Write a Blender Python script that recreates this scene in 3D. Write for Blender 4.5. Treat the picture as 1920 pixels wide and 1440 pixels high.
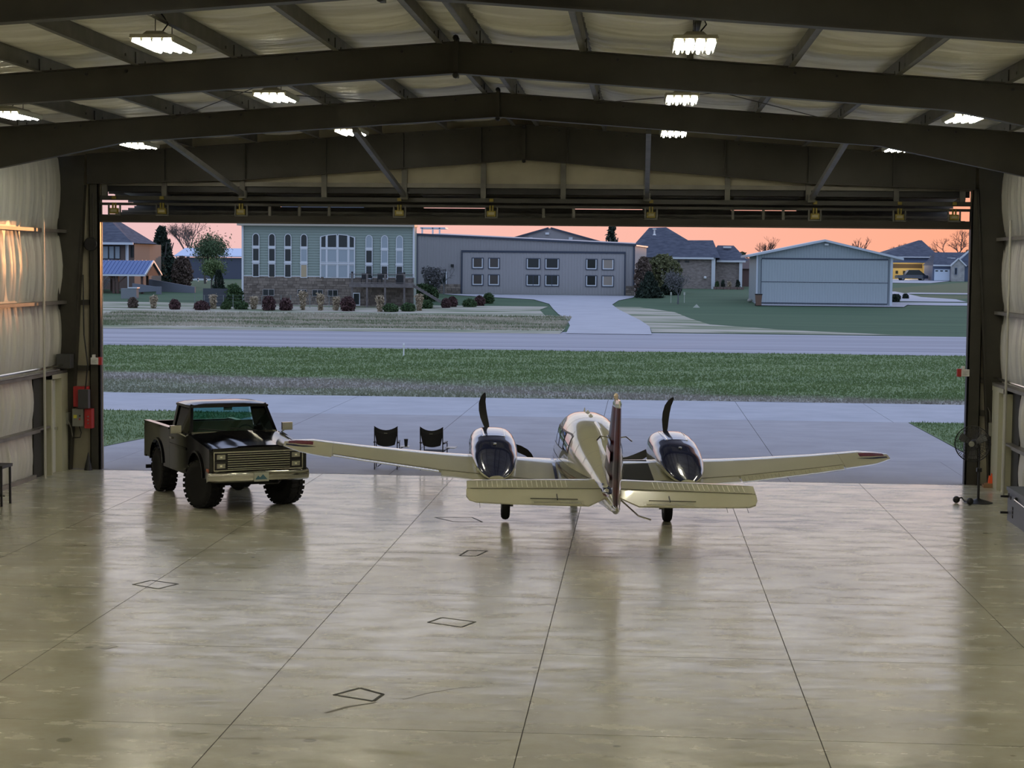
import bpy, math, random
import numpy as np
from mathutils import Vector, Matrix
R=math.radians; pi=math.pi; sin=math.sin; cos=math.cos
for o in list(bpy.data.objects): bpy.data.objects.remove(o)
S=bpy.context.scene; COL=S.collection
rng=random.Random(7); nr=np.random.RandomState(5)

# ------------------------------------------------------------------ camera
EYE=4.9; FP=3400.; YAW,PIT,ROL=-0.06725,-0.06851,0.00993; CX,CY=972.67,732.75
cf=Vector((sin(YAW)*cos(PIT),cos(YAW)*cos(PIT),sin(PIT)))
cr=Vector((cos(YAW),-sin(YAW),0)); cu=cr.cross(cf)
cr,cu=cos(ROL)*cr+sin(ROL)*cu,-sin(ROL)*cr+cos(ROL)*cu
cd=bpy.data.cameras.new('camera'); cam=bpy.data.objects.new('camera',cd); COL.objects.link(cam)
cd.sensor_width=36; cd.lens=FP/1920*36; cd.shift_x=(960-CX)/1920; cd.shift_y=(CY-720)/1920
cd.clip_end=3000; cd.clip_start=.1
m=Matrix((cr,cu,-cf)).transposed().to_4x4(); m.translation=Vector((0,0,EYE)); cam.matrix_world=m
S.camera=cam
S.view_settings.view_transform='Standard'; S.view_settings.look='None'
S.view_settings.gamma=1; S.view_settings.use_curve_mapping=False
S.view_settings.exposure=0.0

# ------------------------------------------------------------------ sky
W=bpy.data.worlds.new('dusk_sky'); S.world=W; W.use_nodes=True
nt=W.node_tree; N=nt.nodes; Lk=nt.links
bg=N['Background']; tc=N.new('ShaderNodeTexCoord'); sp=N.new('ShaderNodeSeparateXYZ')
Lk.new(tc.outputs['Generated'],sp.inputs[0])
def wramp(stops,inp,lo,hi):
    mr=N.new('ShaderNodeMapRange'); mr.inputs[1].default_value=lo; mr.inputs[2].default_value=hi
    Lk.new(inp,mr.inputs[0]); r=N.new('ShaderNodeValToRGB'); Lk.new(mr.outputs[0],r.inputs[0])
    e=r.color_ramp.elements
    while len(e)<len(stops): e.new(.5)
    for k,(p,c) in enumerate(stops): e[k].position=p; e[k].color=(*c,1)
    return r
az=wramp([(0,(.58,.52,.68)),(.33,(.84,.56,.58)),(.47,(.98,.52,.44)),(.62,(1.05,.40,.21)),(.75,(1.1,.36,.13)),(1,(.95,.38,.25))],sp.outputs['X'],-1,1)
up=wramp([(0,(1.0,.86,.82)),(.12,(.95,.90,.93)),(.35,(.62,.72,1.04)),(1,(.44,.58,.98))],sp.outputs['Z'],.05,1)
mz=N.new('ShaderNodeMapRange'); mz.inputs[1].default_value=.03; mz.inputs[2].default_value=.13
mz.interpolation_type='SMOOTHSTEP'; Lk.new(sp.outputs['Z'],mz.inputs[0])
mx=N.new('ShaderNodeMix'); mx.data_type='RGBA'
Lk.new(mz.outputs[0],mx.inputs[0]); Lk.new(az.outputs[0],mx.inputs[6]); Lk.new(up.outputs[0],mx.inputs[7])
by=N.new('ShaderNodeMapRange'); by.inputs[1].default_value=.25; by.inputs[2].default_value=-.6; Lk.new(sp.outputs['Y'],by.inputs[0])
bk=N.new('ShaderNodeMix'); bk.data_type='RGBA'; Lk.new(by.outputs[0],bk.inputs[0]); Lk.new(mx.outputs[2],bk.inputs[6]); bk.inputs[7].default_value=(.62,.78,1.12,1)
Lk.new(bk.outputs[2],bg.inputs[0]); bg.inputs[1].default_value=1.0
sd=bpy.data.lights.new('setting_sun','SUN'); sd.energy=1.2; sd.color=(1,.42,.16); sd.angle=R(.7)
so=bpy.data.objects.new('setting_sun',sd); COL.objects.link(so)
SA=R(19.5); SE=R(1.1)
so.rotation_euler=Vector((sin(SA)*cos(SE),cos(SA)*cos(SE),sin(SE))).to_track_quat('Z','Y').to_euler(); so.location=(40,120,20)

# ------------------------------------------------------------------ materials
MATS={}
def mat(name,col,rough=.5,metal=0.,col2=None,scale=3.,stretch=(1,1,1),bump=0.,bscale=30.,bstretch=None,coat=0.,
        cior=1.5,emit=0.,island=None,ior=1.5,r2=None,contrast=(.35,.65),spec=.5):
    if name in MATS: return MATS[name]
    M=bpy.data.materials.new(name); M.use_nodes=True; t=M.node_tree; n=t.nodes; l=t.links
    b=n['Principled BSDF']; b.inputs['Base Color'].default_value=(*col,1)
    b.inputs['Roughness'].default_value=rough; b.inputs['Metallic'].default_value=metal; b.inputs['IOR'].default_value=ior
    b.inputs['Specular IOR Level'].default_value=spec
    if coat: b.inputs['Coat Weight'].default_value=coat; b.inputs['Coat Roughness'].default_value=.03; b.inputs['Coat IOR'].default_value=cior
    if emit: b.inputs['Emission Color'].default_value=(*col,1); b.inputs['Emission Strength'].default_value=emit
    def pos(st):
        g=n.new('ShaderNodeNewGeometry'); mp=n.new('ShaderNodeMapping'); mp.inputs['Scale'].default_value=st
        l.new(g.outputs['Position'],mp.inputs[0]); return mp.outputs[0]
    if col2 is not None:
        r=n.new('ShaderNodeValToRGB'); r.color_ramp.elements[0].color=(*col,1); r.color_ramp.elements[1].color=(*col2,1)
        if island:
            g=n.new('ShaderNodeNewGeometry'); l.new(g.outputs['Random Per Island'],r.inputs[0])
        else:
            x=n.new('ShaderNodeTexNoise'); x.inputs['Scale'].default_value=scale; x.inputs['Detail'].default_value=5
            l.new(pos(stretch),x.inputs['Vector']); l.new(x.outputs[0],r.inputs[0])
            r.color_ramp.elements[0].position=contrast[0]; r.color_ramp.elements[1].position=contrast[1]
            if r2 is not None:
                mr=n.new('ShaderNodeMapRange'); mr.inputs[1].default_value=contrast[0]; mr.inputs[2].default_value=contrast[1]
                mr.inputs[3].default_value=rough; mr.inputs[4].default_value=r2
                l.new(x.outputs[0],mr.inputs[0]); l.new(mr.outputs[0],b.inputs['Roughness'])
        l.new(r.outputs[0],b.inputs['Base Color'])
    if bump:
        x=n.new('ShaderNodeTexNoise'); x.inputs['Scale'].default_value=bscale; x.inputs['Detail'].default_value=4
        l.new(pos(bstretch or stretch),x.inputs['Vector'])
        bp=n.new('ShaderNodeBump'); bp.inputs['Strength'].default_value=bump; bp.inputs['Distance'].default_value=.02
        l.new(x.outputs[0],bp.inputs['Height']); l.new(bp.outputs[0],b.inputs['Normal'])
    MATS[name]=M; return M
def glassmat(name,col,rough=.02,mixf=.75):
    M=bpy.data.materials.new(name); M.use_nodes=True; t=M.node_tree; n=t.nodes; l=t.links
    n.remove(n['Principled BSDF']); o=n['Material Output']
    tr=n.new('ShaderNodeBsdfTransparent'); tr.inputs[0].default_value=(*col,1)
    g=n.new('ShaderNodeBsdfGlossy'); g.inputs['Roughness'].default_value=rough
    f=n.new('ShaderNodeFresnel'); f.inputs[0].default_value=1.45
    mx=n.new('ShaderNodeMixShader'); l.new(f.outputs[0],mx.inputs[0]); l.new(tr.outputs[0],mx.inputs[1]); l.new(g.outputs[0],mx.inputs[2])
    l.new(mx.outputs[0],o.inputs[0]); MATS[name]=M; return M

# ------------------------------------------------------------------ mesh helper
SH={}
def base(o):
    return SH.get(o.name,Vector((0,0,0))) if o else Vector((0,0,0))
class MB:
    def __init__(s): s.v=[]; s.f=[]
    def add(s,v,f):
        b=len(s.v); s.v+= [tuple(p) for p in v]; s.f+=[tuple(i+b for i in q) for q in f]; return s
    def box(s,x0,x1,y0,y1,z0,z1):
        return s.add([(x,y,z) for z in (z0,z1) for y in (y0,y1) for x in (x0,x1)],
          [(0,2,3,1),(4,5,7,6),(0,1,5,4),(2,6,7,3),(0,4,6,2),(1,3,7,5)])
    def hexa(s,p): # bottom 4 ccw, top 4 ccw
        return s.add(p,[(3,2,1,0),(4,5,6,7),(0,1,5,4),(1,2,6,5),(2,3,7,6),(3,0,4,7)])
    def beam(s,p,q,w,h,up=(0,0,1)):
        p=Vector(p);q=Vector(q);d=(q-p).normalized();u=Vector(up)
        sd=d.cross(u)
        if sd.length<1e-4: sd=d.cross(Vector((0,1,0)))
        sd.normalize(); u=sd.cross(d); a=sd*w/2; b=u*h/2
        return s.hexa([p-a-b,p+a-b,q+a-b,q-a-b,p-a+b,p+a+b,q+a+b,q-a+b])
    def ring(s,c,ax,r,n,ry=None,ph=0):
        ax=Vector(ax).normalized(); t=Vector((0,0,1)) if abs(ax.z)<.9 else Vector((1,0,0))
        u=ax.cross(t).normalized(); w=ax.cross(u); c=Vector(c)
        return [c+u*(r*cos(2*pi*k/n+ph))+w*((ry or r)*sin(2*pi*k/n+ph)) for k in range(n)]
    def loft(s,rings,cap=True,closed=True):
        n=len(rings[0]); b=len(s.v)
        for r in rings: s.v+=[tuple(p) for p in r]
        for i in range(len(rings)-1):
            for k in range(n if closed else n-1):
                k2=(k+1)%n; s.f.append((b+i*n+k,b+i*n+k2,b+(i+1)*n+k2,b+(i+1)*n+k))
        if cap: s.f.append(tuple(b+k for k in reversed(range(n)))); s.f.append(tuple(b+(len(rings)-1)*n+k for k in range(n)))
        return s
    def tube(s,p,q,r,r2=None,n=8):
        d=Vector(q)-Vector(p); return s.loft([s.ring(p,d,r,n),s.ring(q,d,r if r2 is None else r2,n)])
    def path(s,pts,r,n=6):
        P=[Vector(p) for p in pts]; rs=[]
        t=Vector((0,0,1)); prev=None
        for i,p in enumerate(P):
            d=(P[min(i+1,len(P)-1)]-P[max(i-1,0)]).normalized()
            if prev is None:
                u=d.cross(t if abs(d.z)<.9 else Vector((1,0,0))).normalized()
            else: u=(prev-d*prev.dot(d)).normalized()
            prev=u; w=d.cross(u); rr=r[i] if isinstance(r,(list,tuple)) else r
            rs.append([p+u*rr*cos(2*pi*k/n)+w*rr*sin(2*pi*k/n) for k in range(n)])
        return s.loft(rs)
    def lathe(s,prof,c,ax,n=20):  # prof (r,h)
        ax=Vector(ax).normalized(); c=Vector(c)
        return s.loft([s.ring(c+ax*h,ax,max(r,1e-4),n) for r,h in prof])
    def prism(s,poly,axis,a,b):
        def P(u,w,t): return {'x':(t,u,w),'y':(u,t,w),'z':(u,w,t)}[axis]
        n=len(poly); return s.add([P(u,w,a) for u,w in poly]+[P(u,w,b) for u,w in poly],
          [tuple(range(n))[::-1],tuple(range(n,2*n))]+[(k,(k+1)%n,n+(k+1)%n,n+k) for k in range(n)])
    def grid(s,P):
        n=len(P[0]); b=len(s.v)
        for r in P: s.v+=[tuple(p) for p in r]
        for i in range(len(P)-1):
            for k in range(n-1): s.f.append((b+i*n+k,b+i*n+k+1,b+(i+1)*n+k+1,b+(i+1)*n+k))
        return s
    def sphere(s,c,r,n=12,m=8,sz=1.):
        return s.loft([[ (c[0]+r*sin(pi*j/m)*cos(2*pi*k/n),c[1]+r*sin(pi*j/m)*sin(2*pi*k/n),c[2]-r*sz*cos(pi*j/m)) for k in range(n)] for j in [.05]+list(range(1,m))+[m-.05]])
    def build(s,name,mt,parent=None,smooth=None,kind=None,label=None,fix=True):
        me=bpy.data.meshes.new(name); o=base(parent)
        V=np.array(s.v,dtype=np.float64)-np.array(o)
        me.from_pydata(V.tolist(),[],s.f)
        if fix:
            import bmesh; bm=bmesh.new(); bm.from_mesh(me); bmesh.ops.recalc_face_normals(bm,faces=bm.faces); bm.to_mesh(me); bm.free()
        me.materials.append(mt)
        if smooth is not None:
            me.shade_smooth(); me.set_sharp_from_angle(angle=R(smooth))
        ob=bpy.data.objects.new(name,me); COL.objects.link(ob)
        if parent: ob.parent=parent; SH[ob.name]=o
        if kind: ob['kind']=kind
        if label: ob['label']=label
        return ob
def tag(o,label,cat,group=None,kind=None):
    o['label']=label; o['category']=cat
    if group: o['group']=group
    if kind: o['kind']=kind
    return o
def thing(name,label,cat,loc=(0,0,0),rot=(0,0,0),group=None,local=False,kind=None):
    o=bpy.data.objects.new(name,None); COL.objects.link(o); o.location=loc; o.rotation_euler=rot
    o.empty_display_size=.2
    if label: tag(o,label,cat,group)
    if kind: o['kind']=kind
    SH[o.name]=Vector((0,0,0)) if local else Vector(loc)
    return o
def struct(name,label=None,loc=(0,0,0)):
    o=thing(name,None,None,loc); o['kind']='structure'
    if label: o['label']=label
    return o
def lone(mb,name,mt,label,cat,group=None,smooth=None,kind=None):
    o=mb.build(name,mt,None,smooth); return tag(o,label,cat,group,kind)
def dup(root,loc,rz=None,label=None,group=None):
    def cp(o,par):
        c=o.copy(); COL.objects.link(c); c.parent=par
        if par: c.matrix_parent_inverse=o.matrix_parent_inverse.copy()
        for ch in list(o.children): cp(ch,c)
        return c
    r=cp(root,None); r.location=loc
    if rz is not None: r.rotation_euler[2]=rz
    if label: r['label']=label
    if group: r['group']=group
    return r

# terrain outdoors: level airfield, then a lawn that climbs gently to the houses
def tz(Y):
    if Y<137: return 0.
    if Y<202: return .0277*(Y-137)
    return 1.8+.01*(Y-202)
def ray(px,py): return cf+cr*((px-CX)/FP)-cu*((py-CY)/FP)
def at(px,py,Y):
    d=ray(px,py); t=Y/d.y; return Vector((d.x*t,Y,EYE+d.z*t))
def gnd(px,py,zz=0.):
    d=ray(px,py); t=(zz-EYE)/d.z; return Vector((d.x*t,d.y*t,zz))
def ter(px,py):
    d=ray(px,py); lo,hi=40.,900.
    for _ in range(50):
        Y=(lo+hi)/2
        if EYE+d.z/d.y*Y>tz(Y): lo=Y
        else: hi=Y
    return Vector((d.x/d.y*lo,lo,tz(lo)))
def sX(px,Y,py=500): return at(px,py,Y).x
def sZ(py,Y,px=960): return at(px,py,Y).z

# ------------------------------------------------------------------ palette
steel=mat('brown_painted_steel',(.038,.035,.026),.5,.0,(.050,.046,.035),2.,bump=.05)
steel2=mat('galvanized_brown_purlin',(.11,.108,.095),.5,.1,(.16,.155,.135),3.,bump=.05)
ins=mat('white_vinyl_insulation',(.58,.56,.49),.34,0,(.92,.91,.87),1.1,stretch=(.14,1.8,1),bump=.8,bscale=7,bstretch=(.22,5,1))  # tan-to-white streaks paint the shading of the folds into the colour
insw=mat('wall_vinyl_insulation',(.52,.51,.45),.36,0,(.63,.62,.56),1.2,stretch=(1,3,.15),bump=.25,bscale=8,bstretch=(1,6,.4))
tan=mat('tan_liner_board',(.36,.33,.24),.6,0,(.42,.39,.29),2)
girt=mat('girt_grey',(.16,.15,.13),.45,.2,(.22,.21,.18),2)
cream=mat('cream_door_frame',(.47,.46,.33),.5)
whitep=mat('white_door_paint',(.62,.62,.58),.45)
blackm=mat('black_metal',(.012,.012,.013),.42)
rubber=mat('black_rubber',(.010,.010,.011),.85,0,bump=.2,bscale=60)
chrome=mat('warm_chrome',(.66,.65,.60),.12,1.)
red=mat('red_enamel',(.42,.03,.03),.4)
greybox=mat('grey_enamel',(.22,.22,.19),.5)
darkgrey=mat('dark_grey_enamel',(.06,.06,.06),.5)
yellow=mat('yellow_enamel',(.22,.17,.015),.5)
whitel=mat('white_plastic',(.72,.72,.70),.4)
orange=mat('orange_plastic',(.95,.12,.03),.5)

def cmat(name,c1,c2,c3,r1,r2,spots,bs):
    """poured concrete: mottled colour, darker stretched spots, uneven polish"""
    M=bpy.data.materials.new(name); M.use_nodes=True; t=M.node_tree; n=t.nodes; l=t.links; b=n['Principled BSDF']; b.inputs['IOR'].default_value=1.62 if r1<.2 else 1.45
    g=n.new('ShaderNodeNewGeometry')
    def noise(sc,st,det=5,rough=.6):
        mp=n.new('ShaderNodeMapping'); mp.inputs['Scale'].default_value=st; l.new(g.outputs['Position'],mp.inputs[0])
        x=n.new('ShaderNodeTexNoise'); x.inputs['Scale'].default_value=sc; x.inputs['Detail'].default_value=det; x.inputs['Roughness'].default_value=rough
        l.new(mp.outputs[0],x.inputs['Vector']); return x.outputs[0]
    a=noise(.55,(1,1,1),6,.65); r=n.new('ShaderNodeValToRGB'); l.new(a,r.inputs[0])
    e=r.color_ramp.elements; e[0].position=.30; e[0].color=(*c1,1); e[1].position=.68; e[1].color=(*c3,1); m_=e.new(.5); m_.color=(*c2,1)
    mxx=n.new('ShaderNodeMix'); mxx.data_type='RGBA'; mxx.blend_type='MULTIPLY'; mxx.inputs[0].default_value=1
    l.new(r.outputs[0],mxx.inputs[6])
    vo=n.new('ShaderNodeTexVoronoi'); vo.inputs['Scale'].default_value=2.1; l.new(g.outputs['Position'],vo.inputs['Vector'])
    sn=noise(.8,(1,1,1),3,.6); sm=n.new('ShaderNodeMath'); sm.operation='MULTIPLY_ADD'; l.new(sn,sm.inputs[0]); sm.inputs[1].default_value=.9; l.new(vo.outputs['Distance'],sm.inputs[2]); s_=sm.outputs[0]; q=n.new('ShaderNodeValToRGB'); l.new(s_,q.inputs[0])
    q.color_ramp.elements[0].position=.43; q.color_ramp.elements[0].color=(spots,spots,spots*.95,1)
    q.color_ramp.elements[1].position=.475; q.color_ramp.elements[1].color=(1,1,1,1)
    l.new(q.outputs[0],mxx.inputs[7]); l.new(mxx.outputs[2],b.inputs['Base Color'])
    w=noise(bs,(.45,1,1),5,.6); mr=n.new('ShaderNodeMapRange'); mr.inputs[1].default_value=.35; mr.inputs[2].default_value=.65
    mr.inputs[3].default_value=r1; mr.inputs[4].default_value=r2; l.new(w,mr.inputs[0]); l.new(mr.outputs[0],b.inputs['Roughness'])
    w2=noise(bs*1.3,(.4,1.3,1),4,.55); bp=n.new('ShaderNodeBump'); bp.inputs['Strength'].default_value=.22; bp.inputs['Distance'].default_value=.012
    l.new(w2,bp.inputs['Height']); l.new(bp.outputs[0],b.inputs['Normal'])
    MATS[name]=M; return M
floorm=cmat('polished_concrete',(.36,.345,.245),(.48,.46,.35),(.585,.57,.465),.13,.31,.55,2.6)
apronm=cmat('broom_concrete',(.31,.29,.29),(.345,.325,.325),(.375,.355,.355),.62,.8,.9,1.5)
taxim=cmat('taxiway_concrete',(.36,.36,.38),(.40,.40,.42),(.43,.43,.45),.6,.8,.92,1.2)
runm=mat('runway_asphalt',(.24,.235,.26),.7,0,(.38,.365,.395),.35,stretch=(.02,1.3,1),contrast=(.4,.6))
drivem=mat('drive_concrete',(.40,.39,.41),.7,0,(.45,.44,.46),.4)
joint=mat('dark_joint_concrete',(.05,.045,.035),.9)  # dark concrete that shows in the slab joints

# ------------------------------------------------------------------ hangar shell
XL,XR,XM,YD=-13.7,8.2,-2.75,41.9
def roofz(x): return 8.14-.072*abs(x-XM)
fl=struct('floor','polished grey-beige concrete hangar floor in large slabs')
MB().box(XL-.3,XR+.3,-6,YD+.02,-.3,-.003).build('subfloor',joint,fl)
xj=[XL]+[-1.19+3.114*k for k in range(-3,3)]+[XR]
yj=[-6]+[30.51-3.913*k for k in range(9,-3,-1) if 30.51-3.913*k>-5]+[YD]
G_=.006
for i in range(len(xj)-1):
    for j in range(len(yj)-1):
        x0,x1,y0,y1=xj[i]+G_,xj[i+1]-G_,yj[j]+G_,yj[j+1]-G_
        me=MB().box(x0,x1,y0,y1,-.05,0)
        me.build('slab',floorm,fl)
# side walls: hanging folds of vinyl between girts
def folds(y,seed):
    return .020*sin(y*13+seed)+.012*sin(y*24+seed*2.3)+.004*sin(y*47+seed*.7)+.022*sin(y*6.1+seed*1.7)
GZ=[0.,1.13,2.37,3.99,5.65,7.6]
for nm,X,sg in (('wall_left',XL,1),('wall_right',XR,-1)):
    w=struct(nm,'white vinyl-faced insulation wall with horizontal girts')
    for k in range(5):
        z0,z1=GZ[k]+(.0 if k==0 else .04),GZ[k+1]-.06
        y=32.;ys=[]
        while y<YD+.02: ys.append(y); y+=.03
        P=[]
        for j in range(7):
            u=j/6; z=z0+(z1-z0)*u; bul=sin(pi*u)*.07
            P.append([(X+sg*(bul+folds(yy+.05*sin(z*2+k),k*3.1+(0 if sg>0 else 5))*(.35+.65*sin(pi*min(1,u*1.0+.0)))) ,yy,z) for yy in ys])
        if sg>0 and k<2:   # gap for the personnel door (Y 39.95..41.8)
            P=[[p for p in r if p[1]<39.9] for r in P]
        if sg<0 and k<2: P=[[p for p in r if p[1]<39.6] for r in P]
        MB().grid(P).build('insulation_panel',insw,w,smooth=60)
    MB().box(min(X,X-sg*.2),max(X,X-sg*.2),-6,YD+.2,0,7.7).build('outer_sheeting',insw,w)
    for k,z in enumerate(GZ[1:5]):
        ye=YD if z>2 else (39.93 if sg>0 else 39.65)
        x0,x1=sorted((X+sg*.0,X+sg*.2))
        MB().box(x0,x1,20,ye,z-.02,z).build('girt',girt,w)
        x0,x1=sorted((X+sg*.19,X+sg*.205)); MB().box(x0,x1,20,ye,z-.075,z+.0).build('girt',girt,w)
wb=struct('wall_back','pale insulated end wall behind the viewer')
MB().box(XL-.2,XR+.2,-6.2,-6,0,8.2).build('outer_sheeting',insw,wb)
# ceiling: quilted insulation sagging between the purlins
ce=struct('ceiling','white vinyl insulation billowing between steel purlins')
PX=[-13.6,-12.0,-10.5,-8.97,-7.52,-6.05,-4.55,-3.03,-2.42,-.87,.67,2.13,3.65,5.2,6.75,8.1]
def cz(x): return roofz(x)+.255
for i in range(len(PX)-1):
    x0,x1=PX[i],PX[i+1]; nx=6 if x1-x0>1 else 3
    ys=np.arange(16.,YD+.25,.03); P=[]
    ph=nr.rand(6)*6
    for a in range(nx+1):
        u=a/nx; x=x0+(x1-x0)*u; row=[]
        for y in ys:
            sg=sin(pi*u)*(.05+.02*sin(y*1.3+ph[0])+.012*sin(y*3.1+ph[5]))
            yy=y+.10*sin(pi*u)*sin(.9*y+ph[1])
            wv=(-.040*abs(sin(yy*5.5+ph[2]+1.2*sin(x*1.7+ph[0])))-.022*abs(sin(yy*11.3+ph[3]-x))+.010*sin(yy*33+ph[4]))*(.45+.6*sin(yy*.8+ph[1])**2)*min(1,8*u*(1-u))
            row.append((x,y,cz(x)-sg+wv))
        P.append(row)
    MB().grid(P).build('insulation_panel',ins,ce,smooth=70,fix=False)
    MB().hexa([(x0,-6,cz(x0)+.1),(x1,-6,cz(x1)+.1),(x1,YD+3.4,cz(x1)+.1),(x0,YD+3.4,cz(x0)+.1),(x0,-6,cz(x0)+.16),(x1,-6,cz(x1)+.16),(x1,YD+3.4,cz(x1)+.16),(x0,YD+3.4,cz(x0)+.16)]).build('roof_sheet',insw,ce)
for x in PX[1:-1]:
    z=roofz(x)+.005; sg=1 if x<XM else -1
    mb=MB(); mb.box(x-.006,x+.006,4,YD,z,z+.25); mb.box(min(x,x+sg*.08),max(x,x+sg*.08),4,YD,z,z+.008); mb.box(min(x,x-sg*.08),max(x,x-sg*.08),4,YD,z+.24,z+.25)
    p=mb.build('purlin',steel2,ce)
    mb=MB()
    for yf in (19.0,26.6,34.3):
        mb.box(x-.02,x+.02,yf-.012,yf+.012,z,z+.2); mb.box(x-.012,x+.02,yf-.55,yf-.5,z+.08,z+.12); mb.box(x-.012,x+.02,yf+.5,yf+.55,z+.08,z+.12)
    mb.build('purlin_clip',steel,ce)
# rigid frames
def frame(Y,label,endf=False):
    t=thing('roof_frame',label,'roof beam',(XM,Y,0))
    def bot(d):
        if endf: return 7.36-.077*d if d<6.6 else 6.85-.03*(d-6.6)
        return 7.71-.0705*d if d<7.1 else 7.21-.205*(d-7.1)
    for sg in (-1,1):
        wd=XM-XL if sg<0 else XR-XM
        ds=[.03,3.5,6.6 if endf else 7.1,9.95,10.25] 
        web=MB();fl_=MB()
        for a,b in zip(ds[:-1],ds[1:]):
            xa,xb=XM+sg*a,XM+sg*b
            za,zb,ta,tb=bot(a),bot(b),roofz(xa),roofz(xb)
            web.hexa([(xa,Y-.008,za),(xb,Y-.008,zb),(xb,Y+.008,zb),(xa,Y+.008,za),(xa,Y-.008,ta),(xb,Y-.008,tb),(xb,Y+.008,tb),(xa,Y+.008,ta)])
            for (p,q,h) in ((za,zb,.016),(ta,tb,-.016)):
                fl_.hexa([(xa,Y-.1,min(p,p-h)),(xb,Y-.1,min(q,q-h)),(xb,Y+.1,min(q,q-h)),(xa,Y+.1,min(p,p-h)),(xa,Y-.1,max(p,p-h)),(xb,Y-.1,max(q,q-h)),(xb,Y+.1,max(q,q-h)),(xa,Y+.1,max(p,p-h))])
        web.build('rafter_web',steel,t); fl_.build('rafter_flange',steel,t)
        # column, tapering to the floor
        xt=XM+sg*(10.28 if not endf else 10.3); xb=XM+sg*(10.68 if sg<0 else 10.72); xo=(XL+.22 if sg<0 else XR-.22) if not endf else (XL+.02 if sg<0 else XR-.02)
        zt=roofz(xt)
        c=MB(); c.hexa([(xb,Y-.01,0),(xo,Y-.01,0),(xo,Y+.01,0),(xb,Y+.01,0),(xt,Y-.01,zt),(xo,Y-.01,roofz(xo)),(xo,Y+.01,roofz(xo)),(xt,Y+.01,zt)])
        c.build('column_web',steel,t)
        c=MB(); c.beam((xb,Y,0),(xt,Y,6.7),.2,.02,up=(1,0,0)); c.beam((xo,Y,0),(xo,Y,roofz(xo)),.2,.02,up=(1,0,0)); c.build('column_flange',steel,t)
        # bolts along the web
        b=MB()
        for d in (.8,2.35,4.9,5.5,8.0,8.5):
            x=XM+sg*d; b.lathe([(.022,0),(.022,.02)],(x,Y-.01,roofz(x)-.07),(0,-1,0),8)
        b.build('web_bolt',blackm,t)
        if endf:
            b=MB()
            for d in (1.0,2.8,4.6,6.5,8.4):
                x=XM+sg*d; b.box(x-.012,x+.012,Y-.1,Y-.008,bot(d),roofz(x))
            b.build('web_stiffener',steel,t)
    zb,zt=bot(0),roofz(XM)
    MB().box(XM-.03,XM+.03,Y-.11,Y+.11,zb-.07,zt+.08 if not endf else zt).build('splice_plate',steel,t)
    b=MB()
    for z in (zb-.05,zt+.06 if not endf else zt-.05):
        b.lathe([(.045,0),(.045,.05),(.03,.07)],(XM,Y-.10,z),(0,-1,0),8)
    b.build('splice_bolt',blackm,t)
frame(19.0,'nearest brown steel roof frame crossing the top edge of the view')
frame(26.6,'second brown steel roof frame, with its ridge splice just below the top edge')
frame(34.3,'third brown steel roof frame from the viewer, running above the wing tips')
frame(YD,'deep-web steel end frame directly above the open hangar door',True)
# cross-bracing rods under the roof
lone(MB().tube((-8.9,26.8,7.62),(-4.6,34.1,7.95),.008,n=5).tube((-4.6,26.8,7.95),(-8.9,34.1,7.62),.008,n=5),'bracing_rod',steel,'thin crossed steel bracing rods under the roof left of the ridge','bracing')
lone(MB().tube((-.9,26.8,7.95),(3.4,34.1,7.66),.008,n=5).tube((3.4,26.8,7.66),(-.9,34.1,7.95),.008,n=5),'bracing_rod',steel,'thin crossed steel bracing rods under the roof right of the ridge','bracing')
# ------------------------------------------------------------------ front wall above and beside the door
wf=struct('wall_front','tan-lined end wall above and beside the hangar door')
px_=[XL+.02,-12.62,-11.2,-9.35,-7.42,-5.54,-3.7,-1.85,.06,1.92,3.76,5.75,7.24,XR-.02]
for a,b in zip(px_[:-1],px_[1:]):
    MB().hexa([(a,42.12,6.74),(b,42.12,6.74),(b,42.16,6.74),(a,42.16,6.74),(a,42.12,cz(a)),(b,42.12,cz(b)),(b,42.16,cz(b)),(a,42.16,cz(a))]).build('liner_panel',tan,wf)
MB().box(XL,-12.72,42.12,42.16,0,6.74).build('liner_panel',tan,wf)
MB().box(7.44,XR,42.12,42.16,0,6.74).build('liner_panel',tan,wf)
for z in (1.65,2.4,3.95):
    MB().box(XL,-13.0,42.0,42.12,z-.06,z+.06).build('girt',steel,wf); MB().box(7.7,XR,42.0,42.12,z-.06,z+.06).build('girt',steel,wf)
for x0,x1 in ((-12.98,-12.76),(7.46,7.74)):
    mb=MB(); mb.box(x0,x1,41.96,42.0,0,6.75); mb.box(x0,x0+.02,41.96,42.14,0,6.75); mb.box(x1-.02,x1,41.96,42.14,0,6.75); mb.build('door_jamb',steel,wf)
for x in (-12.74,7.45):
    MB().box(x-.012,x+.012,42.0,42.2,0,6.3).build('jamb_seal',blackm,wf)
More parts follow.
